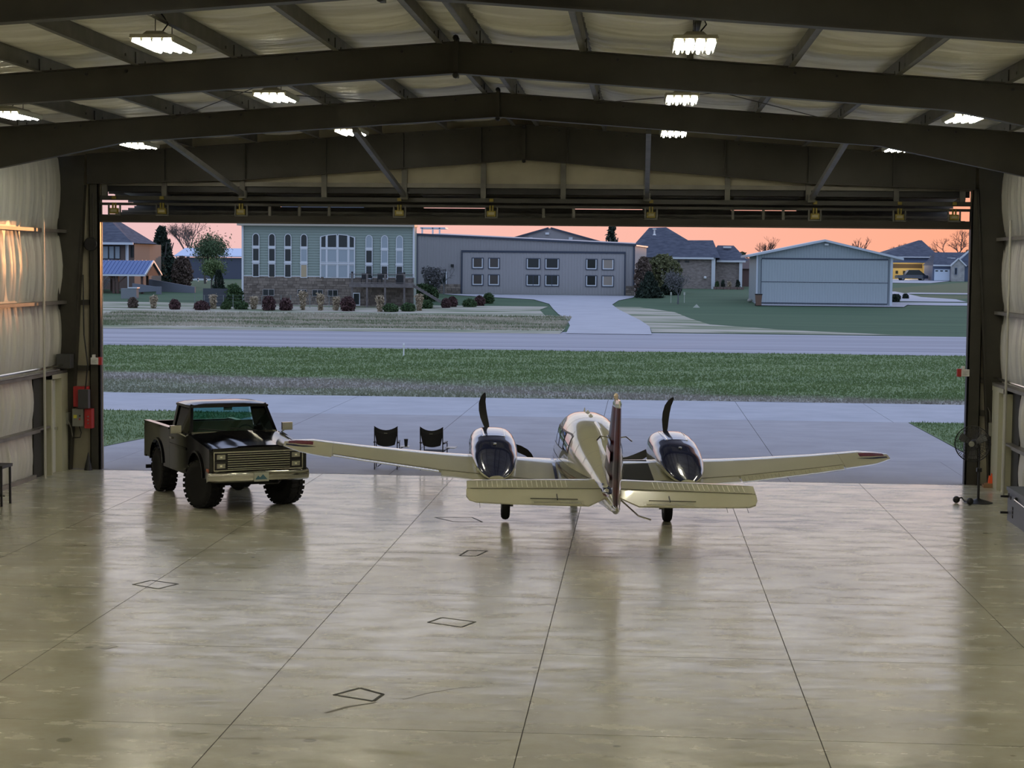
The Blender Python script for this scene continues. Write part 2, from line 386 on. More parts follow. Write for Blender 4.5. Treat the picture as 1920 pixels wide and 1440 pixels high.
# ------------------------------------------------------------------ folded bi-fold hangar door
d1=struct('door_1','folded bi-fold hangar door, hoisted up under the header',(XM,42,6))
dx0,dx1=-12.72,7.42
leafm=mat('door_leaf_metal',(.05,.052,.05),.5,.2,(.08,.082,.078),2)
MB().box(dx0,dx1,42.04,42.2,6.70,6.80).build('header_rail',girt,d1)
MB().box(dx0,dx1,42.14,42.22,6.56,6.76).build('dark_gap_filler',blackm,d1)  # added black filler paints the dark void under the header rail
tubem2=mat('door_tube_brown',(.035,.034,.028),.5)
MB().box(dx0,dx1,41.98,42.08,6.36,6.46).build('header_tube',tubem2,d1)
MB().box(dx0,dx1,41.98,42.06,6.24,6.30).build('header_tube',tubem2,d1)
MB().box(dx0,dx1,41.98,42.14,5.87,6.02).build('bottom_beam',mat('dark_door_beam',(.022,.018,.013),.6),d1)
MB().box(dx0,dx1,41.95,42.16,5.84,5.868).build('bottom_seal',mat('seal_brown',(.07,.055,.04),.6),d1)
MB().hexa([(dx0,42.2,6.62),(dx1,42.2,6.62),(dx1,45.1,6.37),(dx0,45.1,6.37),(dx0,42.2,6.67),(dx1,42.2,6.67),(dx1,45.1,6.42),(dx0,45.1,6.42)]).build('upper_leaf',leafm,d1)
MB().hexa([(dx0,42.16,5.86),(dx1,42.16,5.86),(dx1,45.1,6.22),(dx0,45.1,6.22),(dx0,42.16,5.91),(dx1,42.16,5.91),(dx1,45.1,6.27),(dx0,45.1,6.27)]).build('lower_leaf',leafm,d1)
mb=MB(); z0=6.27
xs=[dx0,-9.05,-6.95,-5.45,-3.9,-1.75,-.02,2.15,3.75,dx1]
for a,b in ((dx0,-9.05),(-6.95,-5.45),(-3.9,-1.75),(-.02,2.15),(3.75,dx1)): mb.box(a,b,45.06,45.12,6.26,6.38)
mb.build('hinge_filler',leafm,d1)
for x in px_[1:-1]:
    MB().box(x-.06,x+.06,42.0,42.1,6.46,7.45 if abs(x-XM)<7 else 6.9).build('header_post',steel2,d1)
mb=MB()
for k in range(5):
    y=42.7+.55*k; zu=6.62-.25*(y-42.2)/2.9; zl=5.93+.36*(y-42.16)/2.94
    mb.box(dx0,dx1,y-.03,y+.03,zu-.05,zu); mb.box(dx0,dx1,y-.03,y+.03,zl,zl+.05)
mb.build('leaf_purlin',steel2,d1)
plas=mat('translucent_cover_film',(.45,.47,.52),.3)
for a,b in ((-12.3,-11.3),(-8.9,-7.6),(-5.2,-3.85),(.2,1.8),(2.1,3.6),(5.9,7.2)):
    MB().hexa([(a,42.5,6.54),(b,42.5,6.54),(b,43.6,6.46),(a,43.6,6.46),(a,42.5,6.555),(b,42.5,6.555),(b,43.6,6.475),(a,43.6,6.475)]).build('cover_film',plas,d1)
for x in (-12.37,-11.23,-9.36,-5.64,-3.5,.18,3.91,5.82,7.05):
    l_=MB().box(x-.15,x+.15,41.94,42.02,6.0,6.03).box(x-.15,x-.12,41.94,42.0,6.02,6.26).box(x+.12,x+.15,41.94,42.0,6.02,6.26).build('latch_bracket',steel2,d1)
    MB().box(x-.1,x+.1,41.9,41.99,6.04,6.17).box(x-.05,x-.015,41.93,41.97,6.17,6.3).box(x+.015,x+.05,41.93,41.97,6.17,6.3).box(x-.045,x+.045,41.9,41.97,6.38,6.45).build('latch_box',yellow,l_)
    MB().box(x-.07,x+.07,41.89,41.902,6.08,6.14).build('latch_plate',mat('worn_plate',(.34,.30,.18),.6),l_)
for x in (-8.7,-8.0,-7.3,-2.3,-1.6,2.05,2.75,3.2): MB().box(x-.03,x+.03,42.02,42.08,6.02,6.24).build('leaf_stud',steel2,d1)
MB().tube((-12.88,41.94,6.5),(-12.88,41.94,2.9),.012,n=6).build('lift_cable',blackm,d1)
#
lone(MB().lathe([(.14,0),(.16,.015),(.16,.05),(.14,.065)],(-12.93,41.95,5.32),(0,-1,0),18),'cable_coil',blackm,'coil of black cable hung high on the left door jamb','cable')
for x,lb in ((-9.3,'leftmost of the four steel braces slanting down to the door header'),(-5.52,'second from left of the four steel braces down to the door header'),(.08,'upright-looking steel brace right of the ridge above the door header'),(3.82,'rightmost steel brace slanting to the door header')):
    t=thing('kicker_brace',lb,'brace',(x,38.2,7.1)); MB().beam((x,34.6,7.55-.07*abs(x-XM)*.4),(x,41.95,6.5),.1,.1).build('brace_bar',steel2,t); MB().box(x-.08,x+.08,41.8,41.97,6.42,6.6).build('foot_plate',steel2,t)

# ------------------------------------------------------------------ lamps
tubem=mat('lit_fluorescent_tube',(1.,.945,.77),.5,emit=58.)
refl=mat('lamp_reflector',(.45,.45,.38),.35,.0)
hous=mat('lamp_housing',(.45,.43,.35),.5)
def lamp(x,y,z,label):
    t=thing('high_bay_lamp',label,'ceiling lamp',(x,y,z),group='high-bay lamps under the roof')
    mb=MB(); mb.box(x-.27,x+.27,y-.6,y+.6,z+.07,z+.09); mb.hexa([(x-.16,y-.5,z+.09),(x+.16,y-.5,z+.09),(x+.16,y+.5,z+.09),(x-.16,y+.5,z+.09),(x-.1,y-.45,z+.15),(x+.1,y-.45,z+.15),(x+.1,y+.45,z+.15),(x-.1,y+.45,z+.15)])
    for s in (-1,1): mb.box(x-.27,x+.27,y+s*.6-.012,y+s*.6+.012,z+.045,z+.09)
    mb.build('housing',hous,t)
    mb=MB()
    for k in range(5):
        xx=x-.26+.13*k; mb.hexa([(xx-.006,y-.58,z+.0),(xx+.006,y-.58,z+.0),(xx+.006,y+.58,z+.0),(xx-.006,y+.58,z+.0),(xx-.025,y-.58,z+.07),(xx+.025,y-.58,z+.07),(xx+.025,y+.58,z+.07),(xx-.025,y+.58,z+.07)])
    mb.build('reflector',refl,t)
    for k in range(4):
        xx=x-.195+.13*k; MB().tube((xx,y-.57,z+.012),(xx,y+.57,z+.012),.024,n=6).build('tube',tubem,t)
    top=cz(x)-.1
    for dy in (-.4,.4): MB().tube((x,y+dy,z+.14),(x,y+dy,top),.006,n=4).build('hanger',blackm,t)
    MB().path([(x+.05,y-.3,z+.14),(x+.14,y-.32,z+.25),(x+.1,y-.36,z+.33),(x+.02,y-.36,top)],.01,5).build('power_cord',blackm,t)
nmX={-10.6:('outer left',7.33),-6.1:('inner left',7.63),.6:('inner right',7.63),5.2:('outer right',7.35)}
for x,(a,z) in nmX.items():
    for y,b in ((37.8,'nearest the door'),(30.2,'second from the door'),(22.9,'third from the door'),(15.3,'fourth from the door'),(7.6,'fifth from the door'),(0.,'sixth from the door')):
        if a=='inner left' and y==30.2: yy=30.0
        else: yy=y
        lamp(x,yy,z,f'lit four-tube high-bay lamp of the {a} row, {b}')

# ------------------------------------------------------------------ ground outside
def strip(rows,up):  # rows (Y,xl,xr) -> conforming surface
    P=[]
    for (Ya,a,b),(Yb,c,d) in zip(rows[:-1],rows[1:]):
        n=max(1,int((Yb-Ya)/6))
        for k in range(n):
            u=k/n; P.append((Ya+(Yb-Ya)*u,a+(c-a)*u,b+(d-b)*u))
    P.append(rows[-1])
    return MB().grid([[(xl+(xr-xl)*j/8,Y,tz(Y)+up) for j in range(9)] for Y,xl,xr in P])
def pxstrip(rows,up): # rows in pixels (y,xl,xr) on the terrain, far to near
    q=[]
    for y,a,b in rows:
        A_=ter(a,y);B_=ter(b,y); q.append(((A_.y+B_.y)/2,A_.x,B_.x))
    q.sort(); return strip(q,up)
gd=struct('ground','level airfield ground under the grass and paving')
MB().box(-140,120,YD+.02,137,-.6,-.06).build('subsoil',mat('soil',(.10,.09,.06),.95),gd)
lawnm=mat('deep_green_lawn',(.042,.088,.036),.95,0,(.062,.115,.048),.5,stretch=(.12,1,1),bump=.5,bscale=4)
lw=struct('lawn','mown green lawn rising to the houses')
rows=[(131,-140,150),(137,-140,150),(202,-200,220),(420,-420,420),(700,-900,900)]
strip(rows,-.01).build('turf',lawnm,lw,smooth=30)
drym=mat('dry_field_grass',(.17,.20,.105),.95,0,(.46,.41,.32),.30,stretch=(.35,1.6,1),bump=.6,bscale=3,contrast=(.40,.56))
st=struct('dry_field','rough half-dry grass field left of the driveway')
pxstrip([(617.5,-300,1058),(608,-300,1066),(598,-300,1062),(585,-300,1030),(574,-300,1020),(568,-300,1035)],.02).build('turf',drym,st)
pxstrip([(625.5,1222,1690),(618,1220,1480),(608,1205,1330),(596,1180,1292),(585,1160,1265),(576,1150,1200)],.015).build('turf',drym,st)
dv=struct('driveway','pale concrete driveway leading from the runway to the grey hangar')
pxstrip([(627,1060,1222),(612,1068,1218),(600,1062,1200),(590,1046,1180),(580,1036,1160),(571,1029,1148),(563,1000,1160),(556.5,865,1188),(553.5,820,1190)],.035).build('pavement',drivem,dv)
pxstrip([(575,1418,1690),(569,1418,1700)],.06).build('pavement',drivem,dv)
pxstrip([(573.5,1665,1930),(568.5,1665,1930)],.03).build('pavement',drivem,dv)
pxstrip([(566,1674,1810),(561,1674,1790),(557,1674,1725),(551,1674,1700),(547,1670,1678)],.03).build('pavement',drivem,dv)
pxstrip([(552.5,1700,1930),(550.2,1715,1930)],.03).build('pavement',drivem,dv)
pxstrip([(531,1660,1740),(524,1660,1800)],.05).build('pavement',drivem,dv)
rw=struct('runway','grey paved runway crossing the whole view')
rz=.0
MB().box(-140,140,105.9,136.5,-.1,.005).build('pavement',runm,rw)
tw=struct('taxiway','pale bluish concrete taxiway strip beyond the apron')
def quadslabs(par,m_,x0,x1,y0,y1,dx,dy,xo):
    x=x0
    xs=[x0]+[xo+dx*k for k in range(-30,40) if x0+.3<xo+dx*k<x1-.3]+[x1]; ys=[y0]+[y0+dy*k for k in range(1,12) if y0+dy*k<y1-.5]+[y1]
    for a,b in zip(xs[:-1],xs[1:]):
        for c,d in zip(ys[:-1],ys[1:]): MB().box(a+.008,b-.008,c+.008,d-.008,-.06,0).build('slab',m_,par)
quadslabs(tw,taxim,-60,60,58.95,67.2,4.67,8.3,-1.19)
MB().box(-60,60,58.95,67.2,-.06,-.004).build('joint_bed',joint,tw)
ap=struct('apron','broom-finished concrete apron between hangar door and taxiway')
quadslabs(ap,apronm,-13.0,7.7,YD+.03,46.9,4.67,4.9,-1.19)
# flared part of the apron
def fl_l(Y): return -13.0-(Y-44.9)*.02 if Y<44 else -13.05-.0*(Y)+(-1.0)*max(0,(Y-46.9))*-.0
aL=[(YD,-14.0),(46.9,-14.0),(50.6,-13.0),(54.7,-12.0),(58.94,-11.2)]
LX=lambda Y: np.interp(Y,[46.9,52.0,58.94],[-14.35,-13.35,-12.2])
RX=lambda Y: np.interp(Y,[46.9,49.3,58.94],[8.75,8.75,8.62])
xs=[None,-10.53,-5.86,-1.19,3.48,None]
for c,d in ((46.9,52.9),(52.9,58.94)):
    for i in range(5):
        f=lambda Y,k: (LX(Y) if k==0 else RX(Y) if k==5 else xs[k])
        a=f(c,i);b=f(c,i+1);a2=f(d,i);b2=f(d,i+1)
        MB().hexa([(a+.008,c+.008,-.06),(b-.008,c+.008,-.06),(b2-.008,d-.008,-.06),(a2+.008,d-.008,-.06),(a+.008,c+.008,0),(b-.008,c+.008,0),(b2-.008,d-.008,0),(a2+.008,d-.008,0)]).build('slab',apronm,ap)
MB().hexa([(-14.3,46.9,-.06),(-13,46.9,-.06),(-13,YD+.4,-.06),(-14.3,YD+.4,-.06),(-14.3,46.9,0),(-13,46.9,0),(-13,YD+.4,0),(-14.3,YD+.4,0)]).build('slab',apronm,ap)
MB().box(7.7,8.75,YD+.4,46.9,-.06,0).build('slab',apronm,ap)
MB().box(-12.3,8.6,YD+.03,58.9,-.06,-.004).build('joint_bed',joint,ap)
# grass beside the apron and between taxiway and runway
def zoned_grass():
    M=mat('infield_grass',(.115,.172,.060),.95,0,(.165,.225,.085),.5,stretch=(.15,1,1),bump=.6,bscale=5)
    t=M.node_tree;n=t.nodes;l=t.links;b=n['Principled BSDF']; src=b.inputs['Base Color'].links[0].from_socket
    g=n.new('ShaderNodeNewGeometry'); s=n.new('ShaderNodeSeparateXYZ'); l.new(g.outputs['Position'],s.inputs[0])
    x=n.new('ShaderNodeTexNoise'); x.inputs['Scale'].default_value=.22; x.inputs['Detail'].default_value=4
    mp=n.new('ShaderNodeMapping'); mp.inputs['Scale'].default_value=(.5,1,1); l.new(g.outputs['Position'],mp.inputs[0]); l.new(mp.outputs[0],x.inputs[0])
    a=n.new('ShaderNodeMath'); a.operation='MULTIPLY_ADD'; l.new(x.outputs[0],a.inputs[0]); a.inputs[1].default_value=11.
    l.new(s.outputs['Y'],a.inputs[2])
    c=n.new('ShaderNodeMath'); c.operation='MULTIPLY_ADD'; l.new(s.outputs['X'],c.inputs[0]); c.inputs[1].default_value=.34; l.new(a.outputs[0],c.inputs[2])
    r=n.new('ShaderNodeValToRGB'); mr=n.new('ShaderNodeMapRange'); mr.inputs[1].default_value=68; mr.inputs[2].default_value=92; l.new(c.outputs[0],mr.inputs[0]); l.new(mr.outputs[0],r.inputs[0])
    e=r.color_ramp.elements; e[0].position=0; e[0].color=(.55,.55,.55,1); e[1].position=.50; e[1].color=(0,0,0,1)
    for p,v in ((.14,.55),(.22,.95),(.36,.9)): q=e.new(p); q.color=(v,v,v,1)
    mx=n.new('ShaderNodeMix'); mx.data_type='RGBA'; l.new(r.outputs[0],mx.inputs[0]); l.new(src,mx.inputs[6]); mx.inputs[7].default_value=(.30,.27,.23,1)
    l.new(mx.outputs[2],b.inputs['Base Color']); return M
gm=zoned_grass()
gc=mat('corner_grass',(.105,.165,.055),.95,0,(.155,.215,.085),.5,stretch=(.3,1,1),bump=.6,bscale=5)
gs=struct('infield','rough grass between taxiway and runway')
MB().grid([[(x,y,-.005+.03*sin(x*.7+y*.3)*sin(y*.9)) for x in np.linspace(-70,70,60)] for y in np.linspace(67.2,105.9,30)]).build('turf',gm,gs,smooth=60)
MB().grid([[(LX(y)-(38-1.2*0)*(1-u),y,.01*u) for u in (0,.5,.97,1)] for y in np.linspace(YD+.2,58.94,12)]).build('turf',gc,gs)
MB().grid([[(RX(y)+30*u,y,.01) for u in (0,.03,.5,1)] for y in np.linspace(YD+.2,58.94,12)]).build('turf',gc,gs)
def blades(name,n,fx,h,w,mt,label,fz=lambda x,y:0.):
    X,Y=fx(n); n=len(X); a=nr.rand(n)*2*pi; hh=h*(.5+nr.rand(n)); ww=w*(.6+.8*nr.rand(n))
    Z=np.array([fz(x,y) for x,y in zip(X,Y)]) if fz(1,100)!=0 or True else 0
    V=np.zeros((n,3,3)); lean=(nr.rand(n,2)-.5)*h*.9
    V[:,0]=np.stack([X-cos_(a)*ww,Y-sin_(a)*ww,Z-.01],1); V[:,1]=np.stack([X+cos_(a)*ww,Y+sin_(a)*ww,Z-.01],1); V[:,2]=np.stack([X+lean[:,0],Y+lean[:,1],Z+hh],1)
    me=bpy.data.meshes.new(name); me.vertices.add(3*n); me.vertices.foreach_set('co',V.ravel())
    me.loops.add(3*n); me.loops.foreach_set('vertex_index',np.arange(3*n,dtype=np.int32)); me.polygons.add(n)
    me.polygons.foreach_set('loop_start',np.arange(0,3*n,3,dtype=np.int32)); me.update(calc_edges=True); me.validate()
    me.materials.append(mt); o=bpy.data.objects.new(name,me); COL.objects.link(o); tag(o,label,'grass',None,'stuff'); return o
cos_=np.cos; sin_=np.sin
def f1(n):
    Y=67.3+38.3*nr.rand(n)**1.15; X=-33+59*nr.rand(n); X=X*(Y/88); return X-2,Y
blades('grass',85000,f1,.07,.04,gm,'short rough grass between the taxiway and the runway')
def f2(n):
    Y=44+15*nr.rand(n); L=nr.rand(n)<.5; X=np.where(L,LX(Y)-.05-8*nr.rand(n),RX(Y)+.05+6*nr.rand(n)); return X,Y
blades('grass',26000,f2,.06,.02,gc,'grass in the corners beside the apron')
def f3(n):
    Y=137+20*nr.rand(n); X=-46+44*nr.rand(n); k=X<-6+0*(Y); return X[k],Y[k]
blades('dry_grass',40000,f3,.16,.07,drym,'straw-coloured tufts over the dry field left of the driveway',lambda x,y:tz(y))

# ------------------------------------------------------------------ vegetation
barkm=mat('grey_bark',(.10,.085,.075),.9); twigm=mat('reddish_twigs',(.17,.115,.10),.9)
def leaves(par,pts,n,sz,mt,jit,name='foliage',flat=1.):
    pts=np.array(pts); o=np.array(base(par)); i=nr.randint(0,len(pts),n); P=pts[i]+nr.randn(n,3)*jit*np.array([1,1,flat])
    d1=nr.randn(n,3); d1/=np.linalg.norm(d1,axis=1)[:,None]; d2=nr.randn(n,3); d2-=d1*(d1*d2).sum(1)[:,None]; d2/=np.linalg.norm(d2,axis=1)[:,None]
    s=sz*(.5+nr.rand(n))[:,None]; V=np.stack([P-d1*s,P+d2*s*.5,P+d1*s,P-d2*s*.5],1)-o
    me=bpy.data.meshes.new(name); me.vertices.add(4*n); me.vertices.foreach_set('co',V.ravel()); me.loops.add(4*n); me.loops.foreach_set('vertex_index',np.arange(4*n,dtype=np.int32))
    me.polygons.add(n); me.polygons.foreach_set('loop_start',np.arange(0,4*n,4,dtype=np.int32)); me.update(calc_edges=True)
    me.materials.append(mt); ob=bpy.data.objects.new(name,me); COL.objects.link(ob); ob.parent=par; ob['kind']='stuff'; return ob
def branches(p,d,l,r,lev,mb,tips,spread=.5,upb=.15):
    d=d.normalized(); q=p+d*l; mid=p+d*l*.5+Vector((rng.uniform(-1,1),rng.uniform(-1,1),0))*l*.05
    mb.path([p,mid,q],[r,r*.85,r*.65],4 if lev<3 else 3)
    tips.append(tuple(q))
    if lev==0: return
    for k in range(3 if lev>2 else rng.choice((2,3))):
        nd=d+Vector((rng.uniform(-1,1),rng.uniform(-1,1),rng.uniform(-.6,.8)))*spread*1.3; nd.z+=upb
        branches(q if k else mid+(q-mid)*.6,nd,l*rng.uniform(.62,.82),r*.6,lev-1,mb,tips,spread,upb)
def tree(name,label,p,h,lev=5,spread=.5,bm=barkm,leaf=None,nleaf=0,ls=.15,group=None,upb=.15,thick=.03,jit=.3):
    t=thing(name,label,'tree',tuple(p),group=group); mb=MB(); tips=[]
    branches(Vector(p),Vector((0,0,1)),h*.27,h*thick,lev,mb,tips,spread,upb)
    mb.build('branches',bm,t,fix=False)
    if leaf: leaves(t,tips[len(tips)//4:],nleaf,ls,leaf,jit)
    return t
def leafmat(name,a,b): return mat(name,a,.9,0,b,island=True)
lgd=leafmat('conifer_needles',(.018,.030,.020),(.035,.052,.032)); lgy=leafmat('spring_leaves',(.10,.15,.06),(.20,.26,.10))
lgg=leafmat('shrub_leaves',(.035,.070,.025),(.075,.12,.04)); lbr=leafmat('brown_twig_haze',(.10,.07,.055),(.17,.12,.09)); lta=leafmat('straw_plume',(.33,.26,.17),(.48,.39,.27))
lol=leafmat('olive_leaves',(.12,.13,.055),(.20,.20,.09)); lgrey=leafmat('grey_twigs',(.12,.12,.12),(.19,.18,.18)); lred=leafmat('dark_red_twigs',(.07,.035,.035),(.12,.06,.055))
def bush(name,label,p,w,h,mt,n,ls,group=None,cat='shrub',shape='ball',stem=True,dp=None):
    t=thing(name,label,cat,tuple(p),group=group); pts=[]; dp=dp or w
    for _ in range(700):
        a=rng.uniform(0,2*pi); u=rng.random()**.5
        if shape=='ball': z=rng.random(); rr=math.sqrt(max(.05,1-(2*z-.8)**2/1.5))*u
        elif shape=='cone': z=rng.random(); rr=(1-z*.92)*u
        else: z=rng.random(); rr=(.25+.75*z)*u*.9
        pts.append((p[0]+cos(a)*rr*w/2,p[1]+sin(a)*rr*dp/2,p[2]+.04+z*h))
    leaves(t,pts,n,ls,mt,ls*.5)
    if stem:
        mb=MB()
        for k in range(7):
            a=k*.9; q=(p[0]+cos(a)*w*.3,p[1]+sin(a)*dp*.3,p[2]+h*.75); mb.path([p,((p[0]+q[0])/2+.05,(p[1]+q[1])/2,p[2]+h*.4),q],[.03*h,.02*h,.01*h],3)
        mb.build('stems',barkm,t,fix=False)
    return t
# ------------------------------------------------------------------ far buildings
glassd=mat('dark_window_glass',(.022,.026,.024),.12,0,spec=.3); glassc=mat('curtained_glass',(.30,.35,.38),.25); glassw=mat('warm_window_board',(.42,.33,.20),.5)
trimw=mat('white_trim',(.62,.64,.66),.5); navyt=mat('navy_trim',(.035,.045,.07),.5)
def window(par,x0,x1,z0,z1,Y,fm,pm,arch=0,fr=.09,mull=None,name='window'):
    """window standing proud of a wall that faces -Y"""
    f=MB()
    if arch:
        n=10; zc=z1-arch; cx=(x0+x1)/2; hw=(x1-x0)/2
        out=[(cx+(hw)*cos(pi*k/n),zc+arch*sin(pi*k/n)) for k in range(n+1)]; inn=[(cx+(hw-fr)*cos(pi*k/n),zc+(arch-fr)*sin(pi*k/n)) for k in range(n+1)]
        for k in range(n): f.hexa([(out[k][0],Y-.06,out[k][1]),(inn[k][0],Y-.06,inn[k][1]),(inn[k+1][0],Y-.06,inn[k+1][1]),(out[k+1][0],Y-.06,out[k+1][1]),(out[k][0],Y,out[k][1]),(inn[k][0],Y,inn[k][1]),(inn[k+1][0],Y,inn[k+1][1]),(out[k+1][0],Y,out[k+1][1])])
        f.box(x0,x0+fr,Y-.06,Y,z0,zc); f.box(x1-fr,x1,Y-.06,Y,z0,zc)
    else:
        f.box(x0,x0+fr,Y-.06,Y,z0,z1); f.box(x1-fr,x1,Y-.06,Y,z0,z1); f.box(x0+fr,x1-fr,Y-.06,Y,z1-fr,z1)
    f.box(x0+fr,x1-fr,Y-.06,Y,z0,z0+fr)
    if mull: f.box(mull-.03,mull+.03,Y-.055,Y,z0+fr,z1-(arch or fr))
    w=f.build(name,fm,par)
    g=MB()
    if arch:
        n=10; pl=[(cx+(hw-fr)*cos(pi*k/n),zc+(arch-fr)*sin(pi*k/n)) for k in range(n+1)]+[(x0+fr,z0+fr),(x1-fr,z0+fr)]
        g.prism(pl,'y',Y-.03,Y-.012)
    else: g.box(x0+fr,x1-fr,Y-.03,Y-.012,z0+fr,z1-fr)
    g.build('pane',pm,w); return w
def corr(x0,x1,z0,z1,Y,p=.3,d=.04,ztop=None):
    """ribbed metal sheet facing -Y; ztop(x) gives a raked top"""
    xs=[];x=x0
    while x<x1-.001:
        xs+= [(x,0),(min(x+p*.6,x1),0),(min(x+p*.7,x1),-d),(min(x+p*.9,x1),-d)]; x+=p
    xs.append((x1,0)); g=[[(a,Y+b,z0) for a,b in xs],[(a,Y+b,(ztop(a) if ztop else z1)) for a,b in xs]]
    return MB().grid(g)
# --- three-storey sage house with arched windows
def bldA():
    Y=172.5; a=at(456,500,Y).x; b=at(776,500,Y).x; zb=.6; zt=at(600,424,Y).z
    sage=mat('sage_siding',(.25,.305,.265),.7); stn=mat('rubble_stone_face',(.13,.105,.085),.9,0,(.26,.215,.175),island=True)
    t=thing('house','three-storey sage-green house with tall arched windows over a stone base','house',((a+b)/2,Y,.8))
    zs=at(600,519,Y).z
    MB().box(a,b,Y+.06,Y+2.0,zb,zt).build('wall',sage,t); MB().box(a+.5,b-2.4,Y+2.0,Y+13,zb,zt).build('wall',sage,t)
    MB().box(a+.02,b-.02,Y+.0,Y+.06,zb,zs).build('stone_backing',mat('mortar',(.16,.14,.12),.9),t)
    mb=MB(); z=zs; k=0
    while z<zt-.2: mb.hexa([(a,Y+.01,z),(b,Y+.01,z),(b,Y+.08,z),(a,Y+.08,z),(a,Y+.05,z+.24),(b,Y+.05,z+.24),(b,Y+.08,z+.24),(a,Y+.08,z+.24)]); z+=.25
    mb.build('lap_siding',sage,t,kind='stuff')
    mb=MB(); z=zb
    while z<zs-.1:
        h=rng.choice((.18,.24,.3)); h=min(h,zs-z); x=a
        while x<b-.05:
            w=rng.uniform(.25,.75); x2=min(x+w,b); dd=rng.uniform(.02,.09)
            mb.box(x+.01,x2-.01,Y-dd,Y+.02,z+.01,z+h-.01); x=x2
        z+=h
    mb.build('stones',stn,t,kind='stuff')
    MB().box(a-.15,b+.15,Y-.02,Y+.02,zs-.03,zs+.06).build('band_trim',trimw,t)
    MB().box(a-.5,b+.1,Y-.55,Y+2.2,zt,zt+.2).build('eave',mat('eave_tan',(.45,.40,.32),.6),t)
    MB().hexa([(a-.6,Y-.6,zt+.2),(b+.2,Y-.6,zt+.2),(b-1.5,Y+13.6,zt+.2),(a-.6,Y+13.6,zt+.2),(a+5,Y+5,zt+3),(b-5,Y+5,zt+3),(b-5,Y+9,zt+3),(a+5,Y+9,zt+3)]).build('roof',mat('slate_shingles',(.055,.065,.085),.85,0,(.08,.09,.11),.8,stretch=(1,1,5)),t)
    MB().box(a-.12,a+.06,Y-.16,Y-.02,1.0,zt).build('downspout',trimw,t); MB().box(b-.1,b+.08,Y-.14,Y-.0,zs,zt).build('corner_trim',trimw,t)
    X=lambda px: at(px,500,Y).x; Z=lambda py: at(600,py,Y).z
    yw=Y-.02
    cur={480:(0,0,0),510:(0,0,0),540:(0,0,0),570:(0,1,2),692:(1,0,0),721:(1,1,0),749:(1,1,0)}
    pm=(glassd,glassc,glassw)
    for px,c in cur.items():
        x0,x1=X(px-6.6),X(px+6.6)
        dy=(px-480)*.008
        window(t,x0,x1,Z(463+dy),Z(438+dy),yw,trimw,pm[c[0]],arch=.38,fr=.07); MB().box(x0-.03,x1+.03,yw-.08,yw,Z(466+dy),Z(462.5+dy)).build('window_trim',trimw,t)
        window(t,x0,x1,Z(491+dy),Z(466+dy),yw,trimw,pm[c[1]],fr=.07); MB().box(x0-.03,x1+.03,yw-.08,yw,Z(494.5+dy),Z(491+dy)).build('window_trim',trimw,t)
        window(t,x0,x1,Z(520.5+dy),Z(495+dy),yw,trimw,pm[c[2]],fr=.07)
    # wide arched centre window: 4 lights x 3 tiers
    cxs=[(602.5,611),(614.5,631),(635,651.5),(655.5,664)]
    tops=[(443,440.5),(440,438.5),(438.5,440),(441,444)]
    for i,(p0,p1) in enumerate(cxs):
        x0,x1=X(p0-1),X(p1+1)
        f=MB().prism([(x0,Z(464)),(x1,Z(464)),(x1,Z(tops[i][1])),(x0,Z(tops[i][0]))],'y',yw-.09,yw); w=f.build('window',trimw,t)
        MB().prism([(x0+.07,Z(463)),(x1-.07,Z(463)),(x1-.07,Z(tops[i][1]+1.5)),(x0+.07,Z(tops[i][0]+1.5))],'y',yw-.11,yw-.092).build('pane',glassd,w)
        window(t,x0,x1,Z(492),Z(467),yw,trimw,glassc,fr=.06); window(t,x0,x1,Z(521),Z(496),yw,trimw,glassc,fr=.06)
    for p in (601,613,633,653.5,665): MB().box(X(p)-.05,X(p)+.05,yw-.1,yw,Z(521),Z(441 if 610<p<660 else 444)).build('window_trim',trimw,t)
    for z in (465.5,494): MB().box(X(601),X(665),yw-.105,yw,Z(z+1.4),Z(z-1.4)).build('window_trim',trimw,t)
    for p0,p1 in ((493,515),(558,576),(586,606),(615,634)): window(t,X(p0),X(p1),Z(556),Z(543),Y-.1,mat('grey_window_frame',(.30,.28,.27),.6),glassd,fr=.05,mull=X((p0+p1)/2))
    window(t,X(662),X(676),Z(572),Z(548),Y-.1,trimw,glassd,fr=.1,name='door')
    # small arched window on the set-back return
    # timber deck
    wood=mat('weathered_deck_wood',(.12,.105,.10),.85,0,(.17,.15,.14),3)
    dk=thing('deck','weathered timber deck on posts in front of the sage house','deck',(X(705),Y-3.5,.9))
    dY0,dY1=Y-3.6,Y-.15; xa,xb=at(655,530,dY0).x,at(775,530,dY0).x; zd=at(700,532,dY0).z
    for k in range(12):
        y=dY0+(dY1-dY0)*k/12; MB().box(xa,xb,y+.01,y+.27,zd-.04,zd).build('deck_board',wood,dk)
    MB().box(xa,xb,dY0-.04,dY0,zd-.34,zd-.02).build('rim_joist',wood,dk)
    for p in (660,688,722,758):
        x=at(p,530,dY0).x; MB().box(x-.08,x+.08,dY0,dY0+.16,tz(dY0),zd+.95).build('post',wood,dk); MB().sphere((x,dY0+.08,zd+1.04),.1).build('post_cap',blackm,dk)
    MB().box(xa,xb,dY0+.02,dY0+.1,zd+.86,zd+.92).build('rail',wood,dk); MB().box(xa,xb,dY0+.02,dY0+.1,zd+.08,zd+.13).build('rail',wood,dk)
    mb=MB(); x=xa
    while x<xb: mb.box(x,x+.025,dY0+.04,dY0+.07,zd+.1,zd+.88); x+=.13
    mb.build('balusters',blackm,dk,kind='stuff')
    sx=xb
    for k in range(9):
        zz=zd-.17*(k+1); MB().box(sx+.28*k,sx+.28*k+.3,dY0+.1,dY0+1.3,zz-.04,zz).build('step',wood,dk)
